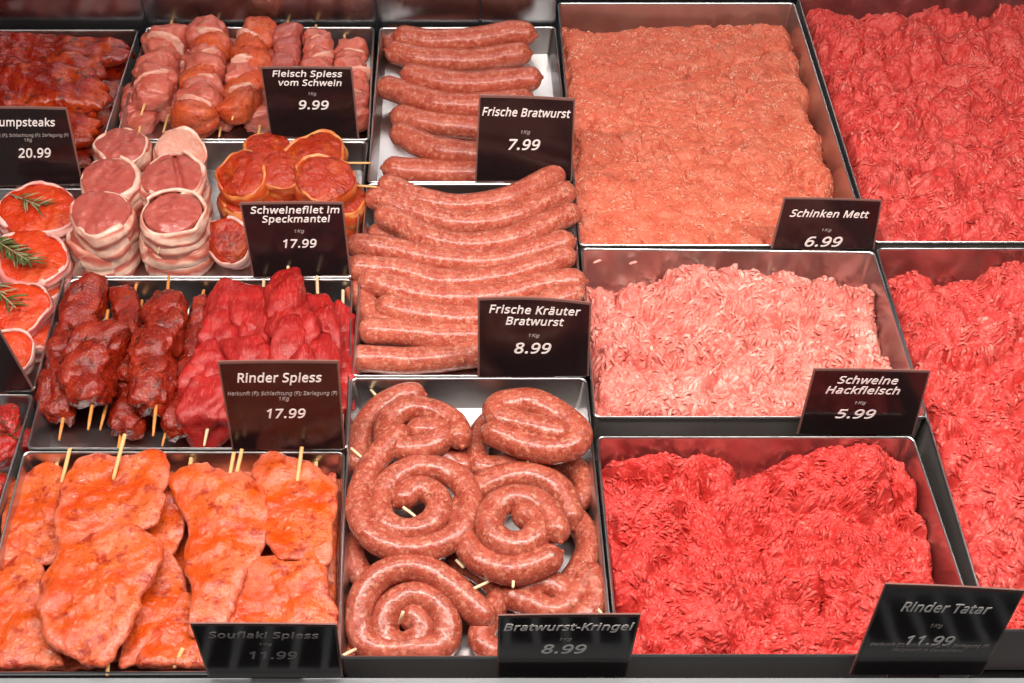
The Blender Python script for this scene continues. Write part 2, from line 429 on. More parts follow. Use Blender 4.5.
def make_tray(corners, depth, label, group="steel trays in the counter", name="steel_tray"):
    """corners: rim corners in picture points, back-left, back-right, front-right, front-left"""
    c = [P(x, y, 0) for x, y in corners]
    prof = [(-0.006, -depth, 0.004), (-0.0016, -0.002, 0.005), (-0.0014, -0.0006, 0.005), (-0.0010, 0.0003, 0.005), (-0.0002, 0.0008, 0.0055), (0.0006, 0.0003, 0.006), (0.0010, -0.0006, 0.006), (0.0010, -0.002, 0.006), (-0.0004, -0.0024, 0.0055), (-0.0016, -depth - 0.001, 0.005)]
    base = sum(c) / 4; base[2] = -depth - 0.001
    t = thing(name, base, label, "tray", group)
    loops = []
    for off, z, rad in prof:
        l = rounded_loop(c, off, rad); loops.append(np.c_[l, np.full(len(l), z)])
    n = len(loops[0])
    def strip(ls, cap0=False, cap1=False):
        v = np.vstack(ls); f = [(k * n + j, k * n + (j + 1) % n, (k + 1) * n + (j + 1) % n, (k + 1) * n + j) for k in range(len(ls) - 1) for j in range(n)]
        if cap0: f.append(tuple(range(n))[::-1])
        if cap1: f.append(tuple((len(ls) - 1) * n + j for j in range(n)))
        return v, f
    for nm, ls, kw in (("tray_pan", [loops[0], loops[1]], dict(cap0=True)), ("tray_rim", loops[1:9], {}), ("tray_wall", [loops[8], loops[9]], dict(cap1=True))):
        v, f = strip(ls, **kw); o = link_mesh(nm, v, f, "wallsteel" if nm == "tray_wall" else "steel", t)
        o.data.set_sharp_from_angle(angle=math.radians(50))
    return c

def left_ext(br, fr, w):
    """rim corners for a tray whose left side lies out of the picture"""
    b, f = P(*br), P(*fr)
    return b, f
SH, DP = 0.036, 0.066      # shallow and deep trays
def unP(p):
    d = np.array(p) - np.array((0, 0, H)); zc = d[1] * cp - d[2] * sp; yc = d[1] * sp + d[2] * cp
    return (CX + F * d[0] / zc, CY - F * yc / zc)
def far(pt, w): q = P(*pt); q[0] += w; return unP(q)

TR = {}
TR["rump"] = make_tray([far((138, 30), -.24), (138, 30), (89, 184.5), far((89, 184.5), -.24)], SH, "shallow steel tray holding the dark marinated rump steaks, back left corner")
TR["rosem"] = make_tray([far((87, 189), -.24), (87, 189), (34, 390.5), far((34, 390.5), -.24)], SH, "shallow steel tray holding the rosemary topped steaks at the left edge")
TR["herb"] = make_tray([far((33, 395), -.24), (33, 395), (-25, 585), far((-25, 585), -.24)], SH, "steel tray corner holding herb sprinkled red meat, bottom left edge")
TR["fleisch"] = make_tray([(147, 27.5), (374, 27.5), (368.5, 139.5), (116, 139.5)], SH, "shallow steel tray of pork skewers behind the 9.99 card")
TR["speck"] = make_tray([(114, 142), (367.5, 142), (352, 277), (72, 277)], SH, "shallow steel tray of bacon wrapped fillets behind the Schweinefilet card")
TR["rinder"] = make_tray([(70, 279.5), (352, 279.5), (347, 448.5), (27, 448.5)], SH, "shallow steel tray holding dark and bright red beef skewers")
TR["souf"] = make_tray([(24, 452), (344, 452.5), (339, 672), (-32, 673)], SH, "shallow steel tray of orange marinated pork slices, front left")
TR["brat"] = make_tray([(380, 28), (555, 27), (571, 182), (368, 182)], SH, "shallow steel tray of plain bratwurst behind the 7.99 card")
TR["kraut"] = make_tray([(367, 184), (572, 184), (587, 376), (352, 376)], SH, "shallow steel tray of herb bratwurst behind the Kräuter card")
TR["kring"] = make_tray([(351, 378.5), (586, 378.5), (613, 657), (338, 657)], SH, "shallow steel tray of coiled sausages, front row centre")
TR["mett"] = make_tray([(558, 3), (794, 3), (870, 245.5), (580, 245)], DP, "deep steel tray of smooth pale orange mince behind the 6.99 card")
TR["hack"] = make_tray([(581.5, 248.5), (874, 252), (927, 417), (594.5, 417)], DP, "deep steel tray of pale pink mince behind the 5.99 card")
TR["tatar"] = make_tray([(597, 437), (913, 437), (987, 655), (618, 655)], DP, "deep steel tray of bright red beef mince behind the 11.99 Tatar card")
TR["backm"] = make_tray([(797, -6), far((797, -6), .36), far((874, 242), .36), (874, 242)], DP, "deep steel tray of red mince in the back right corner")
TR["frontm"] = make_tray([(876.5, 248.5), far((876.5, 248.5), .34), far((991, 630), .34), (991, 630)], DP, "deep steel tray of red mince along the right edge, front half")

# ------------------------------------------------------------------ mince
def heap(key, depth, mat, name, label, level, lumps, back, right, left, strand_r, strand_l, nb, per, spread, seed, mounds=(), fatdist=(0.4, 0.25), front=0.0, jit=0.0035, chop=0.0, lump_sc=28, clump=0.0, dome=0.0, body_dn=1.0, flat=0.75, grain=330, gamp=0.0009, crack=0.007):
    c = TR[key]; q = [np.array(p[:2]) for p in c]
    loop = [q[0], q[1], q[2], q[3]]
    cen = sum(loop) / 4
    ins = [p + (cen - p) / np.linalg.norm(cen - p) * 0.006 for p in loop]
    W = (np.linalg.norm(ins[1] - ins[0]) + np.linalg.norm(ins[2] - ins[3])) / 2
    Dp = (np.linalg.norm(ins[3] - ins[0]) + np.linalg.norm(ins[2] - ins[1])) / 2
    rs = np.random.default_rng(seed)
    def xy(s, t):
        s, t = s[:, None], t[:, None]
        return (ins[0] * (1 - s) + ins[1] * s) * (1 - t) + (ins[3] * (1 - s) + ins[2] * s) * t
    K = int(W * Dp / clump ** 2 * 0.62) if clump else 1
    kc = np.c_[rs.uniform(0, W, K), rs.uniform(0, Dp, K)]; ka = rs.uniform(0, np.pi, K); kr = clump * rs.uniform(0.6, 1.25, K); kz = rs.uniform(-0.5, 0.5, K) * dome
    def cell(a, b):
        wp = np.c_[a, b, np.zeros(len(a))]
        a = a + 0.35 * clump * fbm(wp, 70, seed + 71, 2); b = b + 0.35 * clump * fbm(wp, 70, seed + 72, 2)
        best = np.full(len(a), -dome * 1.6); who = np.zeros(len(a), int)
        for k in range(K):
            x, y = a - kc[k, 0], b - kc[k, 1]
            u, v = x * np.cos(ka[k]) + y * np.sin(ka[k]), -x * np.sin(ka[k]) + y * np.cos(ka[k])
            d2 = (u / (kr[k] * 1.35)) ** 2 + (v / (kr[k] * 0.85)) ** 2
            hh = kz[k] + dome * (0.45 - 0.95 * np.minimum(d2, 1.7) ** 1.25)
            g = hh > best; best[g] = hh[g]; who[g] = k
        return best, who
    def hgt(s, t):
        p = np.c_[xy(s, t), np.zeros(len(s))]
        z = level + lumps * fbm(p, lump_sc, seed, 3)
        if clump: z = z + cell(s * W, t * Dp)[0]
        cw = p + np.c_[fbm(p, 35, seed + 91, 2), fbm(p, 35, seed + 92, 2), np.zeros(len(p))] * 0.012
        for sc0, dd in ((38, crack), (70, crack * 0.6)):
            z = z - dd * np.exp(-(noise(cw, sc0, seed + 93) / 0.10) ** 2) * np.clip(noise(p, 24, seed + 94 + sc0) * 1.6 + 0.25, 0, 1)
        for ms, mt, rr, hh in mounds:
            z = z + hh * np.exp(-(((s - ms) * W) ** 2 + ((t - mt) * Dp) ** 2) / rr ** 2)
        wob = 0.012 * fbm(p, 22, seed + 40, 2)
        for dist, drop in ((t * Dp, back), ((1 - s) * W, right), (s * W, left), ((1 - t) * Dp, front)):
            if drop > 0: z = z - drop * np.clip(1 - (dist + wob) / (drop * 0.95), 0, 1.4) ** 2
        return np.maximum(z, -depth + 0.004)
    # body surface
    nx, ny = 340, 340
    S, T = np.meshgrid(np.linspace(0, 1, nx), np.linspace(0, 1, ny)); S, T = S.ravel(), T.ravel()
    p = np.c_[xy(S, T), hgt(S, T) - strand_r * body_dn]
    wq = p + np.c_[fbm(p, 60, seed + 81, 2), fbm(p, 60, seed + 82, 2), np.zeros(len(p))] * 0.010
    ridge = (1 - 2.2 * np.abs(noise(wq, grain, seed + 4))) + 0.6 * (1 - 2.2 * np.abs(noise(wq * np.array((1.0, 1.7, 1.0)), grain * 1.35, seed + 5)))
    p[:, 2] += ridge * gamp + fbm(p, 120, seed + 3, 3) * strand_r * 0.7
    f = [(j * nx + i, (j + 1) * nx + i, (j + 1) * nx + i + 1, j * nx + i + 1) for j in range(ny - 1) for i in range(nx - 1)]
    # skirt down to the tray floor
    edge = list(range(nx)) + [j * nx + nx - 1 for j in range(1, ny)] + [(ny - 1) * nx + i for i in range(nx - 2, -1, -1)] + [j * nx for j in range(ny - 2, 0, -1)]
    base = len(p); sk = p[edge].copy(); sk[:, 2] = -depth + 0.0015; p = np.vstack([p, sk]); ne = len(edge)
    for k in range(ne):
        f.append((edge[k], edge[(k + 1) % ne], base + (k + 1) % ne, base + k))
    f.append(tuple(base + k for k in range(ne))[::-1])
    loc = (float(cen[0]), float(cen[1]), -depth + 0.0015)
    fatb = np.clip(fatdist[0] * 0.6 + 0.25 * fbm(p, 120, seed + 8, 2), 0, 1)
    body = thing(name, loc, label, "minced meat", "heaps of minced meat")
    link_mesh("mince_body", p, f, mat, body, True, fatb)
    # strands, in bundles as they left the grinder
    a0 = rs.uniform(0, W, nb); b0 = rs.uniform(0, Dp, nb)
    pc = np.c_[a0, b0, np.zeros(nb)]
    th0 = np.pi * 1.6 * noise(pc, 18, seed + 60) + rs.normal(0, spread, nb)
    if clump:
        th0 = ka[cell(a0, b0)[1]] + rs.normal(0, spread, nb)
    kap = rs.normal(0, 45, nb); zb = rs.uniform(-jit, jit, nb)
    cnt = np.maximum(1, rs.poisson(per, nb)); bi = np.repeat(np.arange(nb), cnt)
    n = len(bi); k = np.concatenate([np.arange(x) - (x - 1) / 2 for x in cnt])
    r = strand_r * rs.uniform(0.75, 1.15, n); L = strand_l * rs.uniform(0.45, 1.25, n)
    off = k * strand_r * 1.75 + rs.normal(0, strand_r * 0.3, n)
    th = th0[bi] + rs.normal(0, 0.12 + chop, n); kp = kap[bi] + rs.normal(0, 25, n)
    m = 8 if strand_l > 0.012 else 5
    u = np.linspace(-0.5, 0.5, m)[None] * L[:, None]
    ang = th[:, None] + kp[:, None] * u
    du = L[:, None] / (m - 1)
    ca, sa = np.cumsum(np.cos(ang) * du, 1), np.cumsum(np.sin(ang) * du, 1)
    ca -= ca.mean(1, keepdims=True); sa -= sa.mean(1, keepdims=True)
    sl = rs.normal(0, strand_l * 0.18, n)
    A = a0[bi][:, None] - np.sin(th0[bi])[:, None] * off[:, None] + np.cos(th0[bi])[:, None] * sl[:, None] + ca
    B = b0[bi][:, None] + np.cos(th0[bi])[:, None] * off[:, None] + np.sin(th0[bi])[:, None] * sl[:, None] + sa
    s = np.clip(A / W, 0.004, 0.996); t = np.clip(B / Dp, 0.004, 0.996)
    XY = xy(s.ravel(), t.ravel()); Z = hgt(s.ravel(), t.ravel())
    e = np.linspace(-1, 1, m)[None]
    zz = Z.reshape(n, m) + zb[bi][:, None] + rs.normal(0, strand_r * 0.35, n)[:, None] + strand_r * 0.4 - np.abs(e) ** 3 * strand_r * rs.uniform(0.3, 2.4, n)[:, None]
    C = np.c_[XY, zz.ravel()].reshape(n, m, 3)
    Tn = np.gradient(C, axis=1); Tn /= np.linalg.norm(Tn, axis=2, keepdims=True) + 1e-9
    U = np.cross(Tn, np.array((0, 0, 1.0))); U /= np.linalg.norm(U, axis=2, keepdims=True) + 1e-9
    V = np.cross(U, Tn)
    ns = 5; prof = np.interp(np.linspace(-1, 1, m), [-1, -0.8, 0, 0.8, 1], [0.45, 0.9, 1.0, 0.9, 0.45])
    an = np.linspace(0, 2 * np.pi, ns, endpoint=False)
    R = r[:, None, None, None] * prof[None, :, None, None] * rs.uniform(0.72, 1.28, (n, m, 1, 1))
    vv = C[:, :, None, :] + (U[:, :, None, :] * np.cos(an)[None, None, :, None] + V[:, :, None, :] * np.sin(an)[None, None, :, None] * flat) * R
    vv = vv.reshape(-1, 3)
    i0 = np.arange(n)[:, None, None] * (m * ns) + np.arange(m - 1)[None, :, None] * ns
    j = np.arange(ns)[None, None, :]; j2 = (j + 1) % ns
    fc = np.stack([i0 + j, i0 + j2, i0 + ns + j2, i0 + ns + j], -1).reshape(-1, 4)
    me = D.meshes.new("mince_strands")
    me.vertices.add(len(vv)); me.vertices.foreach_set("co", (vv - np.array(loc)).astype(np.float32).ravel())
    me.loops.add(fc.size); me.loops.foreach_set("vertex_index", fc.ravel().astype(np.int32))
    me.polygons.add(len(fc)); me.polygons.foreach_set("loop_start", (np.arange(len(fc)) * 4).astype(np.int32))
    me.polygons.foreach_set("use_smooth", np.ones(len(fc), bool))
    me.update(calc_edges=True)
    fa = np.clip(rs.normal(fatdist[0], fatdist[1], n) + 0.2 * noise(pc, 40, seed + 5)[bi], 0, 1)
    at = me.attributes.new("fat", "FLOAT", "POINT"); at.data.foreach_set("value", np.repeat(fa, m * ns).astype(np.float32))
    me.materials.append(M[mat])
    o = D.objects.new("mince_strands", me); COL.objects.link(o); o.parent = body; o["kind"] = "stuff"
    return body

heap("mett", DP, "mett", "minced_meat", "block of smooth fine orange pink mince in the top tray", -0.022, 0.0018, 0.026, 0.018, 0.004, 0.0012, 0.0060, 3200, 1.6, 0.9, 21, (), (0.62, 0.22), 0.0, 0.0009, 0.6, 20, 0.026, 0.0022, -0.1, 0.7, 480, 0.0008, 0.006)
heap("hack", DP, "hack", "minced_meat", "pale pink coarse pork mince with fat strands behind the 5.99 card", -0.023, 0.006, 0.030, 0.012, 0.003, 0.0022, 0.011, 1300, 2.2, 0.5, 22,
     ((0.40, 0.12, 0.05, 0.010), (0.75, 0.12, 0.05, 0.008), (0.15, 0.2, 0.05, -0.008)), (0.55, 0.17), 0.0, 0.0020, 0.3, 28, 0.020, 0.014, -0.1, 0.65, 270, 0.0012, 0.008)
heap("tatar", DP, "tatar", "minced_meat", "bright red lean beef mince in lumpy mounds behind the Tatar card", -0.021, 0.0075, 0.024, 0.013, 0.003, 0.0018, 0.0085, 1500, 2.2, 0.3, 23,
     ((0.78, 0.14, 0.045, 0.020), (0.45, 0.12, 0.04, -0.012), (0.2, 0.1, 0.05, 0.004)), (0.42, 0.16), 0.0, 0.0012, 0.15, 34, 0.020, 0.016, -0.1, 0.65, 360, 0.0009, 0.008)
heap("backm", DP, "mixed", "minced_meat", "red mince heaped above the rim in the back right tray", -0.018, 0.007, 0.030, 0.0, 0.020, 0.0020, 0.0095, 1900, 2.4, 0.4, 24,
     ((0.45, 0.22, 0.07, 0.020), (0.9, 0.2, 0.08, 0.02)), (0.38, 0.17), 0.0, 0.0020, 0.25, 28, 0.019, 0.014, -0.1, 0.65, 310, 0.0011, 0.008)
heap("frontm", DP, "mixed", "minced_meat", "red mince filling the tray along the right edge", -0.018, 0.007, 0.030, 0.0, 0.010, 0.0020, 0.0095, 2400, 2.4, 0.35, 25,
     ((0.25, 0.1, 0.05, 0.006),), (0.40, 0.17), 0.0, 0.0020, 0.2, 28, 0.019, 0.014, -0.1, 0.65, 310, 0.0011, 0.008)

def crumb(lab, px, key, z, mat, seed):
    c = TR[key]; yw = min(c[0][1], c[1][1]) - 0.0035
    q = P(px, 255, z); q[0] *= yw / q[1]; q[1] = yw
    v, f = chunk_geo(q, (1, 0.1, 0.4), (0.0016, 0.0042, 0.0014), seed, 0.3, 0.9)
    o = link_mesh("mince_crumb", v, f, mat, None, True, np.full(len(v), 0.8)); o.data.transform(Matrix.Translation(tuple(-q))); o.location = tuple(q)
    tag(o, lab, "meat crumb", "crumbs of mince stuck to a tray wall")
crumb("pale mince crumb on the bare back wall left of the 5.99 tray's middle", 634, "hack", -0.012, "hack", 701)
crumb("small mince crumb near the back left corner of the 5.99 tray", 598, "hack", -0.010, "hack", 702)

# ------------------------------------------------------------------ sausages
def sausage(pts, off, sc_, r, z, mat, name, label, cat, group, seed, tilt=0.0):
    q = [P(off[0] + a / sc_, off[1] + b / sc_, z) for a, b in pts]
    v, f = tube_geo(q, r, 22, 0.0035, seed, 0.055)
    o = link_mesh(name, v, f, mat)
    c = np.array([v[:, 0].mean(), v[:, 1].mean(), v[:, 2].min()])
    o.data.transform(Matrix.Translation(tuple(-c))); o.location = tuple(c)
    return tag(o, label, cat, group)

Bo, Bs = (340, 0), 3.415
G1 = "plain bratwurst in the top tray"
fl = -SH
for i, (pts, z, lab) in enumerate([
    ([(222, 128), (340, 143), (480, 130), (580, 112), (628, 116)], 0.008, "raw bratwurst lying at the very back of the plain bratwurst pile, right end curved up"),
    ([(195, 180), (300, 203), (450, 208), (560, 192), (612, 186)], -0.002, "raw bratwurst second from the back in the pile behind the 7.99 card"),
    ([(185, 150), (260, 165), (400, 175), (600, 200)], -0.020, "raw bratwurst mostly hidden under the two at the back, left tip showing"),
    ([(250, 258), (400, 286), (550, 278), (645, 268)], 0.002, "raw bratwurst third from the back, its whole length clear of the 7.99 card"),
    ([(168, 300), (250, 328), (370, 358), (470, 360), (620, 345)], -0.008, "raw bratwurst reaching farthest left of its pile, pointed left tip"),
    ([(215, 400), (300, 422), (460, 438), (640, 450)], -0.018, "raw bratwurst sunk low between two plumper ones left of the 7.99 card"),
    ([(215, 462), (300, 502), (400, 522), (500, 528), (640, 520)], -0.006, "plump raw bratwurst running behind the lower half of the 7.99 card"),
    ([(190, 578), (260, 585), (460, 592), (640, 590)], -0.021, "raw bratwurst alone at the front wall of the plain bratwurst tray")]):
    sausage(pts, Bo, Bs, 0.0150 if i != 2 else 0.014, max(z, fl + 0.0165), "bratwurst", "bratwurst", lab, "sausage", G1, 40 + i)

Co, Cs = (340, 160), 2.969
G2 = "herb bratwurst in the middle tray"
for i, (pts, z, lab) in enumerate([
    ([(150, 78), (220, 112), (350, 138), (480, 120), (580, 78), (632, 48)], 0.010, "herb bratwurst at the very back, its right end rising highest"),
    ([(112, 115), (230, 157), (370, 190), (500, 172), (610, 125), (662, 100)], 0.004, "herb bratwurst second from the back, just in front of the highest end"),
    ([(140, 168), (230, 217), (350, 252), (490, 240), (600, 198), (675, 162)], 0.006, "deeply bowed herb bratwurst third from the back of its tray"),
    ([(120, 222), (180, 240), (300, 260), (450, 275)], -0.017, "herb bratwurst nearly buried, a short left piece showing between its neighbours"),
    ([(55, 255), (150, 265), (300, 298), (450, 303), (580, 270), (660, 247)], 0.002, "long herb bratwurst whose left tip pokes out over the tray rim"),
    ([(58, 320), (180, 332), (320, 363), (470, 350), (600, 312), (662, 290)], 0.000, "gently bowed herb bratwurst across the middle of the herb pile"),
    ([(95, 362), (180, 387), (300, 410), (450, 408), (600, 370), (690, 362)], -0.003, "herb bratwurst whose right end sits just above the Kräuter card"),
    ([(52, 395), (75, 430), (110, 470), (170, 505)], -0.017, "short looking herb bratwurst bent downwards at the left rim"),
    ([(145, 438), (220, 458), (350, 473), (480, 468), (690, 400)], -0.006, "herb bratwurst running behind the top of the Kräuter card, blunt left end"),
    ([(95, 508), (200, 514), (320, 525), (480, 520)], -0.013, "straight herb bratwurst second from the front, behind the 8.99 Kräuter price"),
    ([(62, 588), (180, 597), (300, 590), (420, 572), (600, 560)], -0.0195, "herb bratwurst lying along the front wall of the herb tray")]):
    sausage(pts, Co, Cs, 0.0138, max(z, fl + 0.0155), "herbwurst", "herb_bratwurst", lab, "sausage", G2, 60 + i)

def coil(lines, label, r, seed, picks=()):
    a = lines[0]; base = P(a[0][0], a[0][1], fl)
    t = thing("coiled_sausage", base, label, "coiled sausage", "coiled sausages in the front tray")
    for k, l in enumerate(lines):
        q = [P(p[0], p[1], p[2]) for p in l]
        for p in q: p[1] = max(p[1], TR['kring'][2][1] + r + 0.0055)
        v, f = tube_geo(q, r, 22, 0.0035, seed + k, 0.055, nub=True)
        link_mesh("sausage_coil", v, f, "kringel", t)
    for (x0, y0, z0, x1, y1, z1) in picks:
        rod("toothpick", P(x0, y0, z0), P(x1, y1, z1), 0.0013, "pickwood", t)
    return t
zz = lambda pts, z: [(x, y, z) for x, y in pts]
zl = lambda pts, z0, z1: [(x, y, z0 + (z1 - z0) * k / (len(pts) - 1)) for k, (x, y) in enumerate(pts)]
def zy(pts, y0, z0, y1, z1):
    return [(x, y, z0 + (z1 - z0) * min(1, max(0, (y - y0) / (y1 - y0)))) for x, y in pts]
coil([zy([(481, 614), (466, 600), (450, 585), (434, 574), (417, 568), (398, 569), (379, 577), (365, 594), (359, 616), (362, 636), (376, 653), (402, 660), (428, 657), (443, 645), (447, 626), (438, 607), (418, 596), (398, 601), (386, 616), (384, 634), (392, 645), (405, 648), (418, 641), (422, 627), (414, 617)], 570, 0.000, 640, -0.020)],
     "coiled sausage at the front wall, bottom left of its tray, tail pointing right", 0.0126, 80, ((356, 649, -0.012, 336, 659, -0.004), (403, 612, 0.012, 399, 624, -0.006)))
coil([zl([(398, 436), (384, 450), (368, 472), (359, 505), (366, 530), (385, 545), (410, 551), (436, 547), (458, 534), (470, 512), (466, 488), (447, 472), (418, 468), (392, 480), (378, 502), (385, 524), (408, 533), (431, 524), (440, 506), (431, 492), (415, 489), (404, 497)], 0.004, 0.004)],
     "coiled sausage at the left middle of the tray with a pick in its centre", 0.0120, 82, ((403, 507, 0.012, 416, 517, 0.010), (351, 448, 0.0, 368, 463, 0.0)))
coil([zl([(548, 559), (532, 567), (511, 571), (484, 563), (466, 542), (461, 516), (472, 494), (496, 480), (524, 475), (549, 482), (565, 497), (570, 515)], 0.006, -0.010),
      zl([(556, 529), (549, 513), (532, 500), (511, 498), (494, 509), (489, 527), (499, 542), (517, 547), (534, 540), (538, 525), (526, 514)], 0.012, 0.008)],
     "coiled sausage on top at the tray centre, dark hole in its middle", 0.0126, 84, ((514, 570, 0.008, 513, 588, 0.006), (528, 458, 0.0, 528, 474, 0.004)))
coil([zl([(412, 395), (400, 396), (382, 407), (366, 424), (360, 444), (360, 462)], -0.006, -0.016),
      zl([(459, 436), (454, 424), (437, 413), (412, 409), (392, 417), (386, 432), (394, 446), (414, 450), (434, 444), (446, 433), (420, 430)], 0.002, 0.0)],
     "coiled sausage in the back left corner of the coil tray", 0.0124, 86, ((371, 390, -0.012, 380, 400, -0.004),))
coil([zl([(497, 434), (522, 444), (550, 450), (571, 446), (579, 434), (566, 420), (548, 409), (529, 402), (508, 404), (495, 410), (506, 421), (530, 428), (556, 434)], 0.008, 0.014)],
     "coiled sausage lying folded on its side in the back right corner", 0.0136, 88, ((528, 455, 0.0, 528, 470, 0.002),))
coil([zl([(492, 422), (480, 436), (475, 452), (482, 468), (502, 468), (520, 462)], -0.020, -0.018)],
     "part hidden coiled sausage bent beside the folded one at the back", 0.0125, 90, ((464, 386, -0.01, 470, 402, -0.03),))
coil([zl([(515, 597), (532, 604), (552, 613), (568, 606), (566, 592), (548, 584), (524, 588)], -0.017, -0.014)],
     "low coiled sausage in shadow behind the Bratwurst-Kringel card", 0.0120, 92)
coil([zl([(560, 510), (578, 522), (588, 542), (584, 562), (574, 578), (566, 590)], -0.019, -0.016), zl([(572, 604), (580, 588), (588, 572), (594, 584), (594, 602), (583, 616)], -0.014, -0.014)],
     "low coiled sausage squeezed against the right wall of the coil tray", 0.0118, 94, ((590, 600, -0.008, 602, 614, -0.006),))
coil([zl([(458, 560), (486, 575), (500, 594), (490, 615), (480, 640), (494, 655)], -0.022, -0.021)],
     "buried coiled sausage showing between the front left and centre coils", 0.0110, 96, ((456, 560, -0.006, 464, 568, -0.006), (473, 589, 0.0, 490, 581, -0.004)))
coil([zl([(545, 462), (566, 464), (582, 474), (586, 490), (577, 502)], -0.0235, -0.0235)],
     "low dusky coiled sausage by the right wall under the folded one", 0.0115, 97)
coil([zl([(352, 545), (354, 562), (364, 578), (384, 590)], -0.023, -0.023)],
     "buried coiled sausage at the left wall under two other coils", 0.0110, 98)
coil([zl([(425, 461), (450, 458), (462, 466)], -0.018, -0.020)],
     "buried coiled sausage showing a short stretch below the back left coil", 0.0110, 99)

# ------------------------------------------------------------------ skewers of cut meat
def skewer(name, label, cat, group, a, b, za, zb, n, wpx, mats, seed, stick0=None, stick1=None, wood="wood", amp=0.18, fatslices=0, thick=0.85, partname="meat_chunk", boxy=0.72, along=0.95, wvar=0.12, ripple=0.06):
    """a, b: picture points of the first and last chunk (back to front)"""
    A, B = P(*a, za), P(*b, zb)
    t = thing(name, ((A + B) / 2)[:2].tolist() + [fl], label, cat, group)
    rs = np.random.default_rng(seed)
    d = (B - A); L = np.linalg.norm(d); d /= L
    w = wpx * mpp((a[1] + b[1]) / 2, za) / 2
    hl = L / n * along * 0.92
    side = np.cross(d, (0, 0, 1.0))
    for k in range(n):
        c = A + d * L * ((k + 0.5) / n) + side * rs.normal(0, w * 0.10)
        ww = w * rs.uniform(1 - wvar, 1 + wvar)
        ax = d + side * rs.uniform(-0.25, 0.25)
        v, f = chunk_geo(c, ax, (ww, hl * rs.uniform(0.9, 1.15), ww * thick), seed * 10 + k, amp, boxy, ripple=ripple)
        link_mesh(partname, v, f, mats[k % len(mats)], t)
        if fatslices and k < n - 1 and k % fatslices == 0:
            c2 = A + d * L * ((k + 1.0) / n) + side * rs.normal(0, w * 0.12) + np.array((0, 0, w * 0.12))
            v, f = chunk_geo(c2, d + side * rs.uniform(-0.5, 0.5), (ww * 0.92, hl * 0.22, ww * thick * 0.95), seed * 10 + k + 500, 0.16, 0.8)
            link_mesh("fat_strip", v, f, "fat", t)
    s0 = P(*stick0, za) if stick0 else A - d * 0.012
    s1 = P(*stick1, zb) if stick1 else B + d * 0.012
    rod("stick", s0, s1, 0.0017, wood, t)
    return t
GF = "pork skewers behind the 9.99 card"
PK = ["pork"]
skewer("pork_skewer", "low pork skewer at the left rim under the leftmost one", "skewer", GF, (140, 92), (143, 124), -0.020, -0.020, 5, 34, PK, 300, (150, 60), (138, 140))
skewer("pork_skewer", "low pork skewer showing between the leftmost two upper ones", "skewer", GF, (188, 50), (172, 112), -0.020, -0.020, 7, 32, PK, 301, (194, 32), (163, 133), fatslices=2)
skewer("pork_skewer", "low pork skewer showing between the second and third upper ones", "skewer", GF, (232, 50), (221, 122), -0.020, -0.020, 7, 30, PK, 302, (236, 32), (219, 137), fatslices=2)
skewer("pork_skewer", "low pork skewer beside the left edge of the 9.99 card", "skewer", GF, (272, 60), (262, 122), -0.019, -0.019, 7, 34, PK, 303, (276, 30), (258, 137), fatslices=2)
skewer("pork_skewer", "plain pork skewer, leftmost of the upper ones, pale fat on its left side", "skewer", GF, (165, 38), (154, 98), 0.004, 0.004, 6, 38, PK, 304, (173, 18), (141, 115), fatslices=2, wvar=0.2)
skewer("pork_skewer", "pork skewer with bands of bacon and a spiced front chunk, second from left", "skewer", GF, (213, 32), (195, 124), 0.006, 0.002, 8, 40, ["pork", "spicepork", "pork"], 305, (218, 17), (197, 127), fatslices=2, wvar=0.15)
skewer("pork_skewer", "orange spiced pork skewer left of the 9.99 card", "skewer", GF, (258, 30), (238, 112), 0.006, 0.002, 6, 36, ["spicepork", "spicepork", "spicepork", "pork"], 306, (262, 17), (232, 120), fatslices=2)
skewer("pork_skewer", "pink pork skewer with rounded chunks rising behind the card's left half", "skewer", GF, (287, 33), (281, 105), 0.004, 0.000, 7, 30, ["pork_red"], 307, (288, 20), (280, 128), amp=0.12)
skewer("pork_skewer", "pork skewer with a white fat streak behind the card's right half", "skewer", GF, (319, 37), (318, 105), 0.002, -0.002, 7, 30, PK, 308, (316, 25), (318, 128), fatslices=2)
skewer("pork_skewer", "rightmost pork skewer, beside the right edge of the 9.99 card", "skewer", GF, (347, 50), (356, 122), -0.010, -0.012, 7, 34, PK, 309, (344, 34), (358, 138), fatslices=2)

GD = "dark marinated beef skewers"
DB = ["darkbeef"]
kw = dict(wood="oilwood", partname="meat_chunk", boxy=0.8, amp=0.26, ripple=0.10, along=1.1)
skewer("beef_skewer", "dark glazed beef skewer showing one low chunk at the front centre", "skewer", GD, (140, 340), (129, 425), -0.020, -0.020, 4, 34, DB, 320, (142, 300), (116, 464), **kw)
skewer("beef_skewer", "dark glazed beef skewer farthest left, broad chunk hanging over the left rim", "skewer", GD, (89, 296), (58, 408), 0.000, -0.010, 5, 38, DB, 321, (92, 272), (59, 440), **kw)
skewer("beef_skewer", "dark glazed beef skewer second in from the left, behind the pale pick", "skewer", GD, (129, 296), (121, 380), -0.006, -0.008, 4, 32, DB, 322, (138, 278), (100, 430), **kw)
skewer("beef_skewer", "dark glazed beef skewer laid on top, wide lower half, left of centre", "skewer", GD, (100, 342), (90, 398), 0.012, 0.010, 3, 50, DB, 323, (108, 310), (88, 430), **kw)
skewer("beef_skewer", "dark glazed beef skewer with the fattest upright row of chunks", "skewer", GD, (163, 302), (154, 400), 0.010, 0.008, 5, 40, DB, 324, (169, 276), (153, 436), **kw)
skewer("beef_skewer", "dark glazed beef skewer touching the bright red beef on its right", "skewer", GD, (199, 312), (177, 428), -0.008, -0.014, 6, 32, DB, 325, (204, 290), (162, 446), **kw)

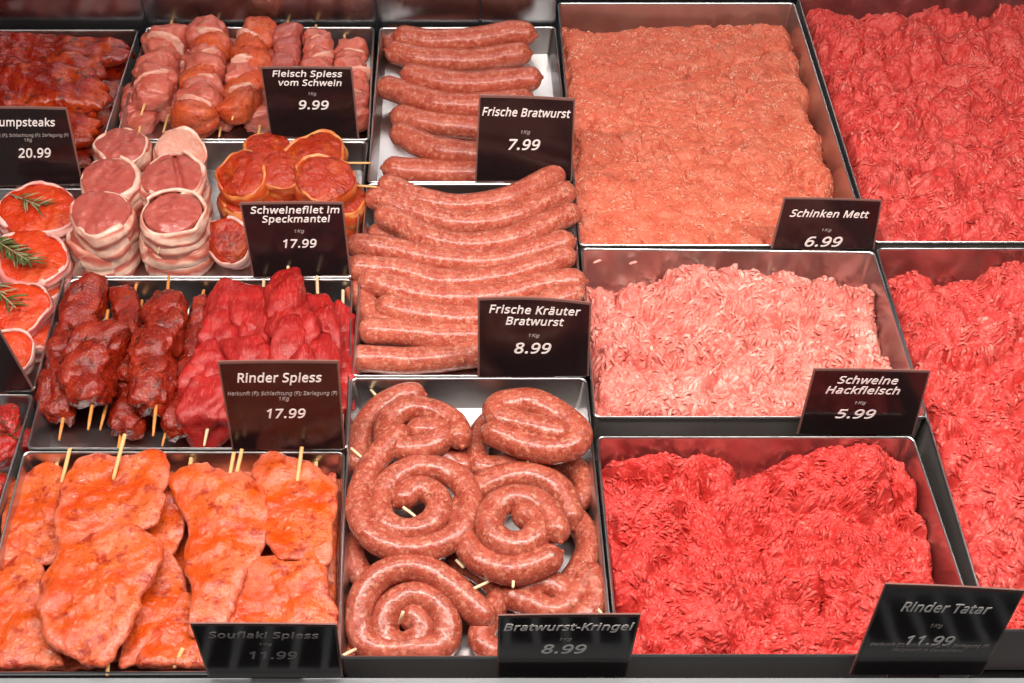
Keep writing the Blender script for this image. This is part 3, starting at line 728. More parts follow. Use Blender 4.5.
GR = "bright red beef skewers"
RB = ["beef"]
kw = dict(wood="pickwood", partname="meat_chunk", boxy=0.8, amp=0.30, along=1.2, ripple=0.055)
skewer("beef_skewer", "bright red beef skewer slanting to the left of the 17.99 card", "skewer", GR, (232, 304), (203, 420), 0.000, -0.006, 5, 50, RB, 340, (238, 284), (204, 446), **kw)
skewer("beef_skewer", "bright red beef skewer with flat folded pieces behind the card's left half", "skewer", GR, (260, 308), (254, 400), 0.004, 0.000, 4, 48, RB, 341, (264, 279), (254, 440), **kw)
skewer("beef_skewer", "bright red beef skewer rising to a peak over the back rim", "skewer", GR, (290, 292), (292, 400), 0.016, 0.004, 4, 48, RB, 342, (288, 262), (292, 440), **kw)
skewer("beef_skewer", "bright red beef skewer just right of the peaked one", "skewer", GR, (320, 304), (322, 400), 0.006, 0.000, 4, 38, RB, 343, (317, 276), (322, 440), **kw)
skewer("beef_skewer", "bright red beef skewer along the right rim of its tray", "skewer", GR, (338, 318), (342, 405), -0.008, -0.012, 5, 28, RB, 344, (343, 290), (342, 440), **kw)
skewer("beef_skewer", "bright red beef skewer low at the back behind the folded pieces", "skewer", GR, (246, 320), (300, 335), -0.016, -0.014, 3, 44, RB, 345, (236, 290), (330, 345), **kw)

# ------------------------------------------------------------------ flat cuts
def slice_thing(name, label, cat, group, outline, zb, zf, th, mat, seed, amp=0.003, sticks=(), wood="wood", wob=0.05, part="meat_slice", droop=0.0):
    v, f, raw = slab_geo(outline, zb, zf, th, seed, amp, wob=wob, droop=droop)
    if not sticks:
        o = link_mesh(name, v, f, mat, None, True, raw); c = np.array([v[:, 0].mean(), v[:, 1].mean(), v[:, 2].min()])
        o.data.transform(Matrix.Translation(tuple(-c))); o.location = tuple(c)
        return tag(o, label, cat, group)
    t = thing(name, (v[:, 0].mean(), v[:, 1].mean(), v[:, 2].min()), label, cat, group)
    link_mesh(part, v, f, mat, t, True, raw)
    for (x0, y0, z0, x1, y1, z1) in sticks: rod("stick", P(x0, y0, z0), P(x1, y1, z1), 0.0018, wood, t)
    return t

GRu = "marinated rump steaks"
for lab, ol, zb, zf, th in [
    ("dark marinated rump steak at the bottom, right of the 20.99 card", [(-60, 60), (60, 70), (118, 55), (128, 75), (118, 110), (100, 150), (85, 172), (40, 178), (-60, 178)], -0.026, -0.024, 0.018),
    ("dark marinated rump steak lying at the back wall of its tray", [(-70, 42), (-10, 38), (60, 38), (110, 42), (126, 50), (127, 62), (90, 66), (20, 62), (-70, 64)], -0.006, -0.010, 0.022),
    ("orange flecked rump steak in the second layer from the back", [(-70, 54), (10, 50), (60, 50), (98, 58), (106, 70), (90, 80), (30, 80), (-70, 82)], 0.006, 0.004, 0.020),
    ("large rump steak with bright red front edge above the 20.99 card", [(-70, 74), (10, 72), (50, 70), (95, 74), (108, 88), (104, 106), (60, 112), (0, 112), (-70, 112)], 0.010, 0.004, 0.024),
    ("dark marinated rump steak half hidden behind the 20.99 card", [(-70, 104), (20, 100), (70, 102), (100, 106), (98, 128), (86, 146), (40, 150), (-70, 150)], -0.004, -0.008, 0.022)]:
    slice_thing("rump_steak", lab, "steak", GRu, ol, zb, zf, th, "rump", 400 + len(lab), 0.005, wob=0.08)
    
A_ = lambda pts: [(x / 3.794, 440 + y / 3.794) for x, y in pts]
B_ = lambda pts: [(160 + x / 3.594, 440 + y / 3.594) for x, y in pts]
GS = "orange marinated pork skewers"
for k, (lab, ol, zb, zf, th, st) in enumerate([
    ("orange pork slice mostly hidden under the others along the bottom of the tray", [(10, 500), (150, 480), (330, 490), (334, 600), (330, 660), (150, 664), (-15, 664), (-8, 560)], -0.028, -0.028, 0.012, ((190, 462, -0.012, 192, 500, -0.02), (313, 458, -0.014, 312, 500, -0.02))),
    ("narrow orange pork slice standing along the right wall of the front left tray", [(318, 490), (332, 476), (338, 500), (336, 560), (334, 620), (322, 640), (312, 580), (314, 530)], -0.018, -0.020, 0.016, ((316, 462, -0.01, 316, 500, -0.018),)),
    ("orange pork slice in the back left corner of its tray", A_([(40, 200), (100, 140), (180, 110), (238, 140), (246, 260), (240, 380), (200, 450), (120, 462), (60, 440), (18, 440), (20, 330)]), -0.014, -0.010, 0.016, ((70, 448, 0.004, 60, 490, -0.012), (57, 463, -0.012, 56, 480, -0.014))),
    ("pink edged orange slice in the front left corner, curling over", [(4, 562), (20, 552), (40, 568), (48, 600), (54, 640), (62, 668), (40, 676), (-5, 676), (-30, 645), (-12, 590)], -0.014, -0.006, 0.020, ((16, 640, -0.016, 8, 668, -0.02),)),
    ("small orange pork slice glimpsed between the two widest slices", A_([(560, 170), (640, 130), (690, 180), (700, 300), (660, 420), (600, 450), (560, 380), (545, 300)]), -0.012, -0.010, 0.016, ((191, 458, -0.004, 186, 520, -0.01),)),
    ("broad pink and orange slice at the back centre with two rounded lobes", A_([(248, 180), (290, 100), (370, 58), (440, 72), (500, 62), (580, 55), (622, 95), (612, 200), (590, 290), (530, 345), (450, 362), (350, 382), (255, 385), (232, 290)]), 0.000, 0.004, 0.018, ((125, 434, 0.020, 113, 480, 0.002),)),
    ("ragged orange slice wedged between the front and centre slices", [(152, 572), (166, 556), (182, 580), (184, 612), (176, 640), (158, 654), (140, 664), (122, 660), (134, 610)], -0.010, -0.008, 0.018, ((150, 560, -0.016, 140, 620, -0.018),)),
    ("long twisted orange slice running down the middle to the 11.99 card", B_([(45, 150), (110, 118), (170, 112), (250, 140), (345, 165), (372, 260), (378, 345), (320, 440), (270, 560), (225, 660), (120, 660), (120, 540), (90, 420), (110, 320), (60, 220)]), 0.000, 0.002, 0.020, ((242, 449, 0.014, 233, 490, -0.002), (234, 452, 0.01, 229, 480, 0.0))),
    ("square orange slice in the back right corner of its tray", B_([(338, 112), (400, 66), (480, 90), (560, 120), (625, 178), (612, 300), (606, 425), (570, 438), (540, 405), (430, 415), (382, 340), (376, 250), (358, 180)]), -0.004, 0.004, 0.018, ((302, 447, 0.012, 296, 490, -0.002),)),
    ("glossy yellow orange slice behind the Souflaki card", B_([(330, 440), (430, 418), (540, 398), (572, 430), (604, 560), (612, 680), (420, 740), (250, 700), (290, 540)]), 0.002, -0.006, 0.020, ((280, 560, -0.012, 276, 640, -0.014),)),
    ("pointed orange slice at the left edge of the Souflaki card", [(150, 640), (172, 612), (190, 596), (200, 630), (208, 664), (195, 676), (165, 678), (140, 668)], -0.006, -0.004, 0.018, ((183, 648, 0.004, 174, 668, -0.006),)),
    ("large orange slice on top at the front with a skewer tip below it", [(66, 541), (92, 538), (119, 532), (137, 534), (153, 545), (156, 564), (145, 588), (132, 618), (120, 644), (108, 664), (90, 662), (70, 652), (50, 634), (43, 610), (46, 580), (55, 560)], 0.010, 0.008, 0.022, ((109, 640, 0.008, 107, 676, -0.002),))]):
    mx, my = sum(p[0] for p in ol) / len(ol), sum(p[1] for p in ol) / len(ol)
    ol = [(mx + (x - mx) * 1.10, min(my + (y - my) * 1.10, 666)) for x, y in ol]
    slice_thing("pork_slice_skewer", lab, "skewer", GS, ol, zb, zf, th * 0.5, "souflaki", 420 + k, 0.0042, st, wob=0.06)

# ------------------------------------------------------------------ wrapped fillets
def fillet(name, label, cat, group, cx, cy, rpx, h, ztop, face, wrap, seed, tilt=(0.0, 0.0), picks=(), squash=1.0, two=False, face_in=0.86):
    c = P(cx, cy, ztop); r = rpx * 1.09 * mpp(cy, ztop)
    rs = np.random.default_rng(seed)
    R3 = Matrix.Rotation(tilt[0], 3, "X") @ Matrix.Rotation(tilt[1], 3, "Y"); R3 = np.array(R3)
    base = c + R3 @ np.array((0, 0, -h))
    t = thing(name, base, label, cat, group)
    n = 96; th = np.linspace(0, 2 * np.pi, n, endpoint=False)
    ang0 = rs.uniform(0, 2 * np.pi)
    shape = 1 + 0.06 * np.cos(2 * (th - ang0)) + 0.03 * np.cos(3 * (th - ang0 * 2)) + 0.09 * noise(np.c_[np.cos(th), np.sin(th), np.zeros(n)] * 1.4, 1.0, seed) 
    seam = ((th - rs.uniform(0, 6)) % (2 * np.pi)) / (2 * np.pi)
    rim = rs.uniform(0.06, 0.12)
    prof = [(0.90, 0.0), (0.98, 0.08), (1.02, 0.2), (1.03, 0.32), (1.0, 0.44), (0.985, 0.5), (1.02, 0.56), (1.04, 0.68), (1.03, 0.8), (1.0, 0.9), (0.975, 0.965), (0.945, 0.992), (0.915, 0.995), (0.89, 0.975), (0.87, 0.90)]
    # finer rows
    pr = np.array(prof); tt = np.linspace(0, len(pr) - 1, 44); pr = np.stack([np.interp(tt, np.arange(len(pr)), pr[:, k]) for k in (0, 1)], 1)
    V, FA = [], []
    for (k, z) in pr:
        row = np.stack([np.cos(th) * r * k * shape, np.sin(th) * r * squash * k * shape, np.full(n, (z - 1) * h)], 1)
        outer = k > 0.9
        nz = fbm(row + seed, 55, seed, 3)
        push = (0.075 * nz + 0.09 * (seam - 0.5) * outer)
        row[:, :2] *= (1 + push)[:, None]
        row[:, 2] += 0.0035 * fbm(row + seed * 2, 40, seed + 4, 2) * (0.3 + z) + 0.004 * (seam - 0.5) * (z > 0.5)
        V.append(row)
        band = np.sin((z * 2.3 + 0.35 * seam + 0.28 * noise(np.c_[np.cos(th) * 1.2, np.sin(th) * 1.2, np.full(n, z * 2.0)], 1.3, seed + 7)) * 2 * np.pi + rs.uniform(0, 0.01) + seed)
        fa = 0.5 + 0.5 * band
        if z > 0.93: fa = np.clip(0.66 + 0.6 * noise(np.c_[np.cos(th) * 2.2, np.sin(th) * 2.2, np.full(n, seed * 1.0)], 1.0, seed + 30), 0, 1)
        FA.append(np.clip(fa, 0, 1))
    V = np.array(V); m = len(V)
    v = V.reshape(-1, 3) @ R3.T + c; fa = np.array(FA).ravel()
    f = [(k * n + j, k * n + (j + 1) % n, (k + 1) * n + (j + 1) % n, (k + 1) * n + j) for k in range(m - 1) for j in range(n)]
    f.append(tuple(range(n))[::-1])
    link_mesh("bacon_wrap", v, f, wrap, t, True, fa)
    # meat face, slightly domed
    V = []
    for q in np.r_[np.linspace(0.03, 0.9, 14), 0.96, 1.0, 1.0]:
        row = np.stack([np.cos(th) * r * (face_in + 0.075) * q * shape, np.sin(th) * r * squash * (face_in + 0.075) * q * shape, np.full(n, 0.0)], 1)
        row[:, 2] = 0.0040 * (1 - q ** 4) - 0.0012 + 0.0016 * fbm(row + seed, 60, seed + 2, 3) + 0.001 * fbm(row + seed, 160, seed + 6, 2)
        if two: row[:, 2] -= 0.006 * np.exp(-((row[:, 0] - 0.2 * r + 0.3 * row[:, 1]) / (0.09 * r)) ** 2)
        V.append(row)
    V[-1][:, 2] -= 0.008
    V = np.array(V); m = len(V); v = V.reshape(-1, 3) @ R3.T + c
    f = [(k * n + j, (k + 1) * n + j, (k + 1) * n + (j + 1) % n, k * n + (j + 1) % n) for k in range(m - 1) for j in range(n)] + [tuple(range(n))]
    link_mesh("meat_face", v, f, face, t)
    for (x0, y0, z0, x1, y1, z1) in picks: rod("toothpick", P(x0, y0, z0), P(x1, y1, z1), 0.0012, "pickwood" if wrap == "bacon" else "wood", t)
    return t
GP = "plain bacon wrapped pork fillets"
hS = 0.042
lo = fl + 0.001 + hS           # top of one that stands on the tray floor
def low(lab, cx, cy, rpx, seed, face="pork_red", wrap="bacon", grp=GP, nm="wrapped_fillet"):
    return fillet(nm, lab, "meat fillet", grp, cx, cy, rpx, hS, lo, face, wrap, seed)
low("lower bacon wrapped fillet under the frontmost plain one at the left rim", 102, 234, 30, 500)
low("lower bacon wrapped fillet under the front right plain one", 175, 234, 30, 501)
low("lower bacon wrapped fillet under the middle left plain one", 111, 198, 29, 502)
low("lower bacon wrapped fillet under the split plain one", 175, 198, 30, 503)
zt = lo + 0.034
fillet("wrapped_fillet", "plain bacon wrapped fillet at the back left of its tray, partly hidden by the next", "meat fillet", GP, 122, 145, 26, 0.045, lo + 0.016, "pork_red", "bacon", 505, (0.05, 0))
fillet("wrapped_fillet", "plain bacon wrapped fillet lying askew at the back, yellowish fat swirl on top", "meat fillet", GP, 181, 150, 25, 0.042, lo + 0.010, "fat", "bacon", 506, (0.25, 0.35))
fillet("wrapped_fillet", "plain bacon wrapped fillet with a two lobed split red face", "meat fillet", GP, 172, 176, 31, 0.040, zt, "pork_red", "bacon", 507, (0.06, 0.02), two=True, face_in=0.86)
fillet("wrapped_fillet", "plain bacon wrapped fillet with even white rim, middle of the left row", "meat fillet", GP, 109, 177, 28, 0.040, zt, "pork_red", "bacon", 508, (0.06, -0.03))
fillet("wrapped_fillet", "plain bacon wrapped fillet at the front left, round red face and pick below", "meat fillet", GP, 100, 211, 29, 0.040, zt, "pork_red", "bacon", 509, (0.12, -0.04), ((97, 236, 0.03, 91, 252, 0.01),))
fillet("wrapped_fillet", "plain bacon wrapped fillet at the front right with a loose bacon flap", "meat fillet", GP, 173, 211, 29, 0.040, zt, "pork_red", "bacon", 510, (0.12, 0.08), ((161, 238, 0.03, 158, 254, 0.012),), face_in=0.76)
GM = "orange marinated bacon wrapped fillets"
low("lower marinated fillet at the right rim beside the Schweinefilet card", 340, 196, 26, 520, "orange", "bacon_orange", GM)
low("lower marinated fillet hidden behind the middle of the Schweinefilet card", 290, 196, 26, 521, "orange", "bacon_orange", GM)
low("lower marinated fillet below the one with orange and white stripes", 245, 195, 24, 522, "orange", "bacon_orange", GM)
fillet("wrapped_fillet", "marinated fillet farthest back with a yellow bacon rim", "meat fillet", GM, 268, 146, 21, 0.040, zt - 0.014, "orange", "bacon_orange", 523, (0.05, 0.1))
fillet("wrapped_fillet", "wide marinated fillet at the back right of the orange group", "meat fillet", GM, 315, 152, 29, 0.038, zt - 0.014, "orange", "bacon_orange", 524, (0.1, 0), ((342, 163, 0.02, 371, 163, 0.02),))
fillet("wrapped_fillet", "marinated fillet with orange and white bacon stripes on its left side", "meat fillet", GM, 242, 173, 26, 0.042, zt - 0.006, "orange", "bacon_orange", 525, (0.25, -0.25))
fillet("wrapped_fillet", "marinated fillet in the middle of the orange group above the card", "meat fillet", GM, 281, 170, 22, 0.042, zt - 0.004, "orange", "bacon_orange", 526, (0.3, 0.05))
fillet("wrapped_fillet", "round dark orange fillet with a toothpick pointing right", "meat fillet", GM, 324, 177, 28, 0.040, zt - 0.002, "orange", "bacon_orange", 527, (0.28, 0.1), ((350, 185, 0.02, 377, 187, 0.02),))
fillet("wrapped_fillet", "marinated fillet tipped towards the viewer left of the Schweinefilet card", "meat fillet", GM, 227, 239, 23, 0.030, 0.004, "orange", "bacon_pink", 528, (0.62, -0.05), face_in=0.86)

GRo = "red glazed steaks with rosemary"
for lab, cx, cy, rp, h, zt2, tl, s in [
    ("lower pink edged steak under the rearmost rosemary steak", 42, 228, 36, 0.026, -0.008, (0.05, 0.1), 540),
    ("lower pink edged steak under the second rosemary steak", 38, 279, 33, 0.026, -0.008, (0.05, 0.1), 541),
    ("lower pink edged steak under the third rosemary steak", 26, 327, 30, 0.026, -0.010, (0.05, 0.1), 542),
    ("rearmost red glazed steak with a rosemary sprig lying across it", 36, 208, 36, 0.026, 0.016, (0.18, 0.05), 543),
    ("second red glazed steak from the back, bushy rosemary on its left", 30, 256, 34, 0.026, 0.018, (0.2, 0.12), 544),
    ("third red glazed steak from the back, cut by the picture edge", 18, 306, 29, 0.026, 0.014, (0.22, 0.15), 545),
    ("smallest visible red glazed steak, nearest the tray's front right corner", 12, 350, 22, 0.024, 0.006, (0.3, 0.3), 546)]:
    fillet("glazed_steak", lab, "steak", GRo, cx, cy, rp, h, zt2, "redglaze", "bacon_pink", s, tl, squash=0.92, face_in=0.86)

def sprig(label, a, b, z, n, ln, seed, pale=0.3):
    A, B = P(*a, z), P(*b, z); rs = np.random.default_rng(seed)
    t = thing("rosemary_sprig", A, label, "rosemary sprig", "rosemary sprigs")
    d = (B - A) / np.linalg.norm(B - A); L = np.linalg.norm(B - A); side = np.cross(d, (0, 0, 1.0))
    rod("stem", A, B, 0.0009, "needlepale", t)
    for nm, mt, cnt in (("needles", "needle", n), ("pale_needles", "needlepale", int(n * pale))):
        geo = []
        for k in range(cnt):
            c = A + d * L * rs.uniform(0.02, 1.0)
            sg = rs.choice((-1, 1)); e = d * rs.uniform(0.5, 1.0) + side * sg * rs.uniform(0.25, 0.8) + np.array((0, 0, rs.uniform(0.0, 0.5)))
            e /= np.linalg.norm(e); l = ln * rs.uniform(0.6, 1.2); w = 0.0011
            u = np.cross(e, (0, 0, 1.0)); u /= np.linalg.norm(u); up = np.cross(u, e)
            bend = np.array((0, 0, -0.15 * l))
            pts = [c, c + e * l * 0.35, c + e * l * 0.75 + bend * 0.4, c + e * l + bend]
            ws = [0.4, 1, 0.85, 0.1]; v = []
            for p_, q_ in zip(pts, ws): v += [p_ - u * w * q_, p_ + up * w * q_ * 0.8, p_ + u * w * q_, p_ - up * w * q_ * 0.3]
            f = [(i * 4 + j, i * 4 + (j + 1) % 4, i * 4 + 4 + (j + 1) % 4, i * 4 + 4 + j) for i in range(3) for j in range(4)] + [(3, 2, 1, 0), (12, 13, 14, 15)]
            geo.append((np.array(v), f))
        v, f = merge(geo); link_mesh(nm, v, f, mt, t)
    return t
sprig("thin rosemary sprig lying flat on the rearmost glazed steak", (10, 194), (40, 206), 0.024, 9, 0.020, 5, 0.8)
sprig("bushy rosemary sprig on the second glazed steak", (-8, 238), (30, 262), 0.028, 46, 0.020, 6, 0.3)
sprig("rosemary sprig reaching in from the picture edge onto the third glazed steak", (-12, 282), (16, 308), 0.024, 14, 0.022, 7, 0.4)

# herb sprinkled meat, bottom left corner
GH = "herb sprinkled meat pieces"
for k, (lab, x, y, w, z) in enumerate([("herb covered red meat piece at the back of the bottom left tray", 8, 424, 26, -0.012), ("red meat piece with few herbs at the right of the bottom left tray", 22, 440, 20, -0.018),
                                     ("herb flecked meat piece against the left picture edge", 0, 452, 26, -0.012), ("herb flecked meat piece lowest in the bottom left tray", -4, 486, 26, -0.016)]):
    c = P(x, y, z); r = w * mpp(y) / 2
    t = thing("meat_piece", (c[0], c[1], fl), lab, "meat piece", GH)
    v, f = chunk_geo(c, (0.3, 1, 0), (r * 1.2, r * 1.3, r), 600 + k, 0.22, 0.75)
    link_mesh("meat", v, f, "beef", t)
    idx = rng.choice(np.where(v[:, 2] > c[2])[0], 46 if k != 1 else 14); geo = []
    for i in idx:
        p = v[i] + (v[i] - c) * 0.03; e = rng.normal(0, 1, 3); e[2] *= 0.3; e /= np.linalg.norm(e); s = np.cross(e, (0, 0, 1.0)); s /= np.linalg.norm(s)
        l, w_ = 0.0022, 0.0007
        q = np.array([p - e * l, p + s * w_, p + e * l, p - s * w_, p + np.array((0, 0, 0.0006))])
        geo.append((q, [(0, 1, 4), (1, 2, 4), (2, 3, 4), (3, 0, 4), (3, 2, 1, 0)]))
    v, f = merge(geo); o = link_mesh("herb_flakes", v, f, "herb", t); o["kind"] = "stuff"

# ------------------------------------------------------------------ price cards
def heavy_font():
    import os
    try:
        p = os.path.join(bpy.utils.system_resource("DATAFILES"), "fonts", "NotoSansHebrew-Regular.woff2")
        return D.fonts.load(p)
    except Exception:
        return None
FONT = heavy_font()
def text_mesh(s, shear):
    cu = D.curves.new("text", "FONT"); cu.body = s; cu.shear = shear; cu.bevel_depth = 0.021; cu.bevel_resolution = 0; cu.fill_mode = "FRONT"
    if FONT: cu.font = FONT
    cu.size = 1.0
    cu.resolution_u = 4; cu.space_character = 1.06
    o = D.objects.new("text", cu); COL.objects.link(o)
    dg = bpy.context.evaluated_depsgraph_get(); dg.update()
    me = D.meshes.new_from_object(o.evaluated_get(dg))
    v = np.array([p.co[:] for p in me.vertices]); f = [tuple(p.vertices) for p in me.polygons if all(v[i][2] > -1e-4 for i in p.vertices)]
    used = sorted({i for q in f for i in q}); ix = {a: b for b, a in enumerate(used)}; v = v[used]; f = [tuple(ix[i] for i in q) for q in f]
    D.objects.remove(o); D.curves.remove(cu); D.meshes.remove(me)
    return v, f
CAPH = (lambda v: v[:, 1].max())(text_mesh("H", 0)[0])

def card(label, TL, TRt, BR, BL, zb, lines, lean=0.10):
    """lines: (part name, text, u0, u1, v centre from the top, cap height, ink)"""
    b0, b1 = P(*BL, zb), P(*BR, zb)
    e = b1 - b0; nrm = np.array((e[1], -e[0], 0)); nrm /= np.linalg.norm(nrm)     # faces the viewer
    if nrm[1] > 0: nrm = -nrm
    nrm = nrm * math.cos(lean) + np.array((0, 0, math.sin(lean)))
    a0, a1 = PV(*TL, b0, nrm), PV(*TRt, b0, nrm)
    t = thing("price_card", (b0 + b1) / 2, label, "price card", "black price cards")
    def pt(u, v, d=0.0):
        return (a0 * (1 - u) + a1 * u) * (1 - v) + (b0 * (1 - u) + b1 * u) * v + nrm * d
    def plate(name, u0, u1, v0, v1, d0, d1, mat, bow=0.0):
        nu = 12; V = []
        for d in (d1, d0):
            for v_ in (v0, v1):
                for i in range(nu + 1):
                    u = u0 + (u1 - u0) * i / nu; vv = v_ - (bow * math.sin(math.pi * i / nu) if v_ == v0 else 0)
                    V.append(pt(u, vv, d))
        n1 = nu + 1; f = []
        for i in range(nu):
            f.append((i, n1 + i, n1 + i + 1, i + 1)); f.append((2 * n1 + i, 2 * n1 + i + 1, 3 * n1 + i + 1, 3 * n1 + i))
            f.append((i, i + 1, 2 * n1 + i + 1, 2 * n1 + i)); f.append((n1 + i, 3 * n1 + i, 3 * n1 + i + 1, n1 + i + 1))
        f.append((0, 2 * n1, 3 * n1, n1)); f.append((nu, n1 + nu, 3 * n1 + nu, 2 * n1 + nu))
        return link_mesh(name, V, f, mat, t, False)
    bow = 0.035 if "Kräuter" in label else 0.008
    plate("card_sleeve", -0.012, 1.012, -0.015, 1.0, -0.0014, 0.0, "sleeve", bow)
    plate("card_board", 0.006, 0.994, 0.010, 0.985, 0.0002, 0.0008, "card", bow)
    for (pn, s, u0, u1, vc, ch, ink) in lines:
        v, f = text_mesh(s, 0.22)
        x0, x1 = v[:, 0].min(), v[:, 0].max()
        V = [pt(u0 + (x - x0) / (x1 - x0) * (u1 - u0), vc + ch / 2 - y / CAPH * ch, 0.0009 + z * 0.012) for x, y, z in v]
        link_mesh(pn, V, f, ink, t, False)
    # holder foot that clips on the tray rim
    plate("card_clip", 0.30, 0.70, 0.96, 1.06, -0.004, -0.0016, "sleeve")
    return t
T1, PR, UN, OR = "title_text", "price_text", "unit_text", "origin_text"
ORIG = "Herkunft (F); Schlachtung (F); Zerlegung (F)"
card("black price card lettered Rumpsteaks 20.99, cut by the left picture edge", (-30, 108), (66, 109), (82, 184), (-14, 187), 0.003,
     [(T1, "Rumpsteaks", .20, .86, .165, .10, "ink"), (OR, ORIG, .08, .97, .33, .04, "inkdim"), (UN, "1Kg", .50, .58, .39, .04, "inkdim"), (PR, "20.99", .40, .75, .56, .12, "ink")])
card("black price card lettered Fleisch Spiess vom Schwein 9.99", (261.5, 68), (351, 68.5), (358, 138.5), (271.5, 137), 0.003,
     [(T1, "Fleisch Spiess", .11, .90, .07, .085, "ink"), (T1, "vom Schwein", .17, .88, .195, .085, "ink"), (UN, "1Kg", .49, .58, .35, .04, "inkdim"), (PR, "9.99", .36, .71, .51, .125, "ink")])
card("black price card lettered Schweinefilet im Speckmantel 17.99", (241, 204), (342, 203.5), (350, 275), (254, 277), 0.003,
     [(T1, "Schweinefilet im", .08, .97, .075, .09, "ink"), (T1, "Speckmantel", .18, .87, .195, .09, "ink"), (UN, "1Kg", .49, .59, .36, .04, "inkdim"), (PR, "17.99", .36, .70, .53, .115, "ink")])
card("black price card lettered Rinder Spiess 17.99 with origin line", (219, 363), (337.5, 362.5), (344, 449), (233.5, 450), 0.003,
     [(T1, "Rinder Spiess", .13, .86, .155, .10, "ink"), (OR, ORIG, .03, .98, .33, .04, "inkdim"), (UN, "1Kg", .47, .56, .39, .04, "inkdim"), (PR, "17.99", .35, .69, .56, .105, "ink")])
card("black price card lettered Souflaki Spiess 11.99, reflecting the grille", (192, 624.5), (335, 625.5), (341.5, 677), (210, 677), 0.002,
     [(T1, "Souflaki Spiess", .09, .88, .17, .11, "inkdim"), (UN, "1Kg", .44, .53, .34, .04, "inkdim"), (PR, "11.99", .35, .70, .55, .14, "inkdim")])  # title and price use dim ink: shade on this card put into the colour
card("black price card lettered Frische Bratwurst 7.99", (480, 96.5), (574, 100), (571, 181), (476, 181.5), 0.003,
     [(T1, "Frische Bratwurst", .03, .97, .16, .095, "ink"), (UN, "1Kg", .45, .55, .39, .04, "inkdim"), (PR, "7.99", .32, .66, .54, .125, "ink")])
card("black price card with bowed top lettered Frische Kräuter Bratwurst 8.99", (479, 299.5), (590, 304), (587.5, 376), (479, 377), 0.003,
     [(T1, "Frische Kräuter", .09, .92, .10, .10, "ink"), (T1, "Bratwurst", .24, .77, .245, .10, "ink"), (UN, "1Kg", .45, .55, .43, .04, "inkdim"), (PR, "8.99", .32, .66, .60, .14, "ink")])
card("black price card lettered Bratwurst-Kringel 8.99 at the front edge", (500, 616.5), (639, 615.5), (625, 677), (498, 677), -0.016,
     [(T1, "Bratwurst-Kringel", .03, .98, .155, .11, "ink"), (UN, "1Kg", .45, .54, .35, .04, "inkdim"), (PR, "8.99", .32, .66, .51, .14, "ink")])
card("black price card lettered Schinken Mett 6.99", (785, 198.5), (881, 201), (873, 249), (772, 248.5), 0.001,
     [(T1, "Schinken Mett", .09, .90, .27, .14, "ink"), (UN, "1Kg", .45, .55, .60, .05, "inkdim"), (PR, "6.99", .31, .68, .84, .20, "ink")])
card("black price card lettered Schweine Hackfleisch 5.99", (815, 370), (929, 372), (912, 435), (798, 434), -0.014,
     [(T1, "Schweine", .22, .75, .13, .11, "ink"), (T1, "Hackfleisch", .14, .79, .285, .11, "ink"), (UN, "1Kg", .42, .52, .48, .04, "inkdim"), (PR, "5.99", .28, .63, .655, .14, "ink")])
card("black price card lettered Rinder Tatar 11.99 at the front right", (886.5, 585.5), (1023, 592), (980, 675), (851, 675), -0.014,
     [(T1, "Rinder Tatar", .17, .83, .20, .10, "ink"), (UN, "1Kg", .44, .53, .40, .04, "inkdim"), (PR, "11.99", .31, .67, .57, .105, "ink"), (OR, ORIG, .05, .95, .625, .035, "inkdim"), (OR, "Hergestellt in Deutschland", .23, .77, .68, .035, "inkdim")])
card("dark blank looking card corner in front of the rosemary steaks", (-112, 318), (-14, 308), (33, 390), (-65, 394), 0.003, [])

# ------------------------------------------------------------------ the counter itself
def box(name, x0, x1, y0, y1, z0, z1, mat, parent=None, bev=0.0):
    v = [(x, y, z) for z in (z0, z1) for y in (y0, y1) for x in (x0, x1)]
    f = [(0, 2, 3, 1), (4, 5, 7, 6), (0, 1, 5, 4), (1, 3, 7, 5), (3, 2, 6, 7), (2, 0, 4, 6)]
    o = link_mesh(name, v, f, mat, parent, False)
    if bev:
        b = bmesh.new(); b.from_mesh(o.data); bmesh.ops.bevel(b, geom=b.edges[:], offset=bev, segments=3, affect="EDGES"); b.to_mesh(o.data); b.free()
    return o
yb = P(478, 26, 0)[1] + 0.004
yb2 = P(700, -1, 0)[1] + 0.012
deck = box("counter_deck", -1.6, 1.6, 0.45, 1.9, -0.10, -0.072, "deck"); tag(deck, None, None, None, "structure")
xs = [-1.2, P(146, 26)[0], P(377, 26)[0], P(480, 26)[0], P(556, 26)[0]]
for k in range(4):
    o = box("back_wall", xs[k] + 0.0008, xs[k + 1] - 0.0008, yb, yb + 0.01, -0.07, 0.30, "panel", bev=0.0012); tag(o, None, None, None, "structure")
o = box("back_wall", xs[4] + 0.001, 1.2, yb2 + 0.03, yb2 + 0.04, -0.07, 0.30, "panel"); tag(o, None, None, None, "structure")
ye = P(478, 677.2, -0.003)[1]
rail = box("counter_edge", -1.2, 1.2, ye - 0.014, ye, -0.05, -0.003, "rail", bev=0.0015); tag(rail, None, None, None, "structure")
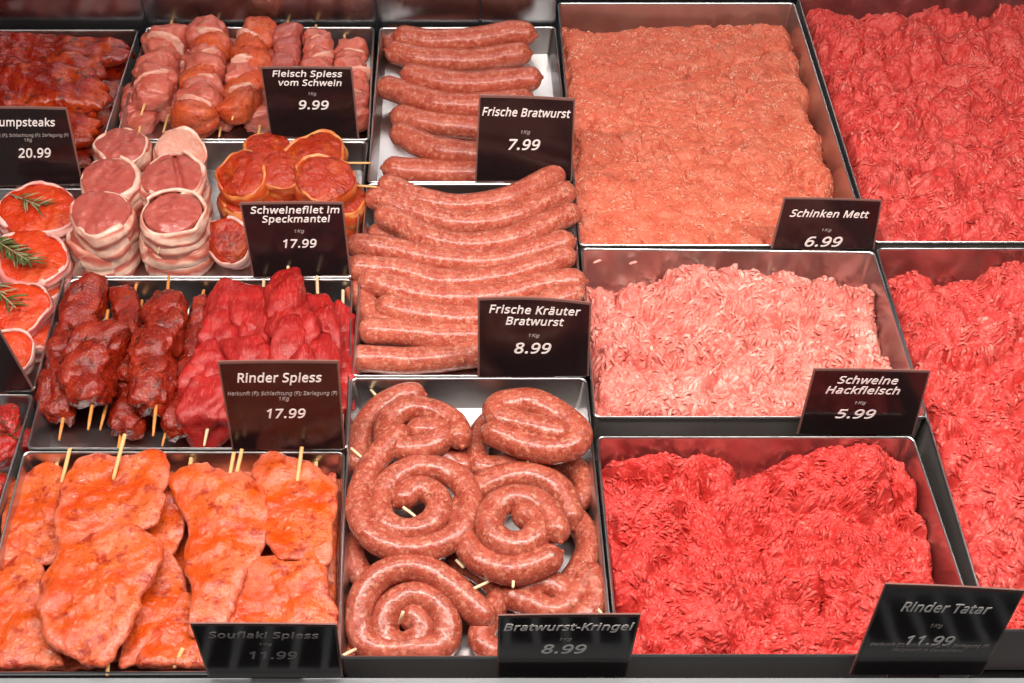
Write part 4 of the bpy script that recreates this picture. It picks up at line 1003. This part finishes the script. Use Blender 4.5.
# slotted air grille in front of the rail
y1, y0 = ye - 0.016, ye - 0.085
geo = []
def gb(x0, x1, y0, y1, z0=-0.012, z1=-0.006):
    v = np.array([(x, y, z) for z in (z0, z1) for y in (y0, y1) for x in (x0, x1)])
    geo.append((v, [(0, 2, 3, 1), (4, 5, 7, 6), (0, 1, 5, 4), (1, 3, 7, 5), (3, 2, 6, 7), (2, 0, 4, 6)]))
gb(-0.7, 0.8, y1 - 0.004, y1); gb(-0.7, 0.8, y0, y0 + 0.012)
for k in range(64):
    x = -0.7 + k * 0.024; gb(x, x + 0.006, y0 + 0.012, y1 - 0.004)
v, f = merge(geo); g = link_mesh("air_grille", v, f, "rail", None, False); tag(g, "slotted pale metal air grille along the front of the counter", "air grille")

# ------------------------------------------------------------------ light
w = D.worlds.new("World"); sc.world = w; w.use_nodes = True
wn = w.node_tree; bg = wn.nodes["Background"]; bg.inputs["Strength"].default_value = 0.30
tc = wn.nodes.new("ShaderNodeTexCoord"); sx = wn.nodes.new("ShaderNodeSeparateXYZ"); wn.links.new(tc.outputs["Generated"], sx.inputs[0])
wn.links.new(ramp(wn, sx.outputs["Y"], [(0.0, (0.10, 0.11, 0.12)), (0.45, (0.20, 0.27, 0.31)), (0.8, (0.50, 0.72, 0.84))]), bg.inputs["Color"])
def lamp(name, loc, rot, sx, sy, power, col):
    l = D.lights.new(name, "AREA"); l.shape = "RECTANGLE"; l.size = sx; l.size_y = sy; l.energy = power; l.color = col
    o = D.objects.new(name, l); COL.objects.link(o); o.location = loc; o.rotation_euler = rot; return o
lamp("tube_or_fill_lamp", (0.05, 0.575, 0.72), (math.radians(6), 0, 0), 1.5, 0.035, 15, (1.0, 0.88, 0.81))
lamp("tube_or_fill_lamp", (0.0, 0.30, 1.0), (math.radians(22), 0, 0), 2.0, 0.06, 4.5, (1.0, 0.88, 0.82))  # added fill light for the front cards and tray walls, not a known tube

lamp("tube_or_fill_lamp", (0.15, 1.02, 0.92), (math.radians(-2), 0, 0), 1.6, 0.045, 5.0, (1.0, 0.88, 0.82))  # added fill to brighten the back right mince, an invented tube

sc.view_settings.view_transform = "Standard"; sc.view_settings.look = "None"; sc.view_settings.exposure = 0.0; sc.view_settings.gamma = 1.0
sc.render.engine = "CYCLES"
sc.cycles.use_denoising = True
sc.cycles.max_bounces = 8
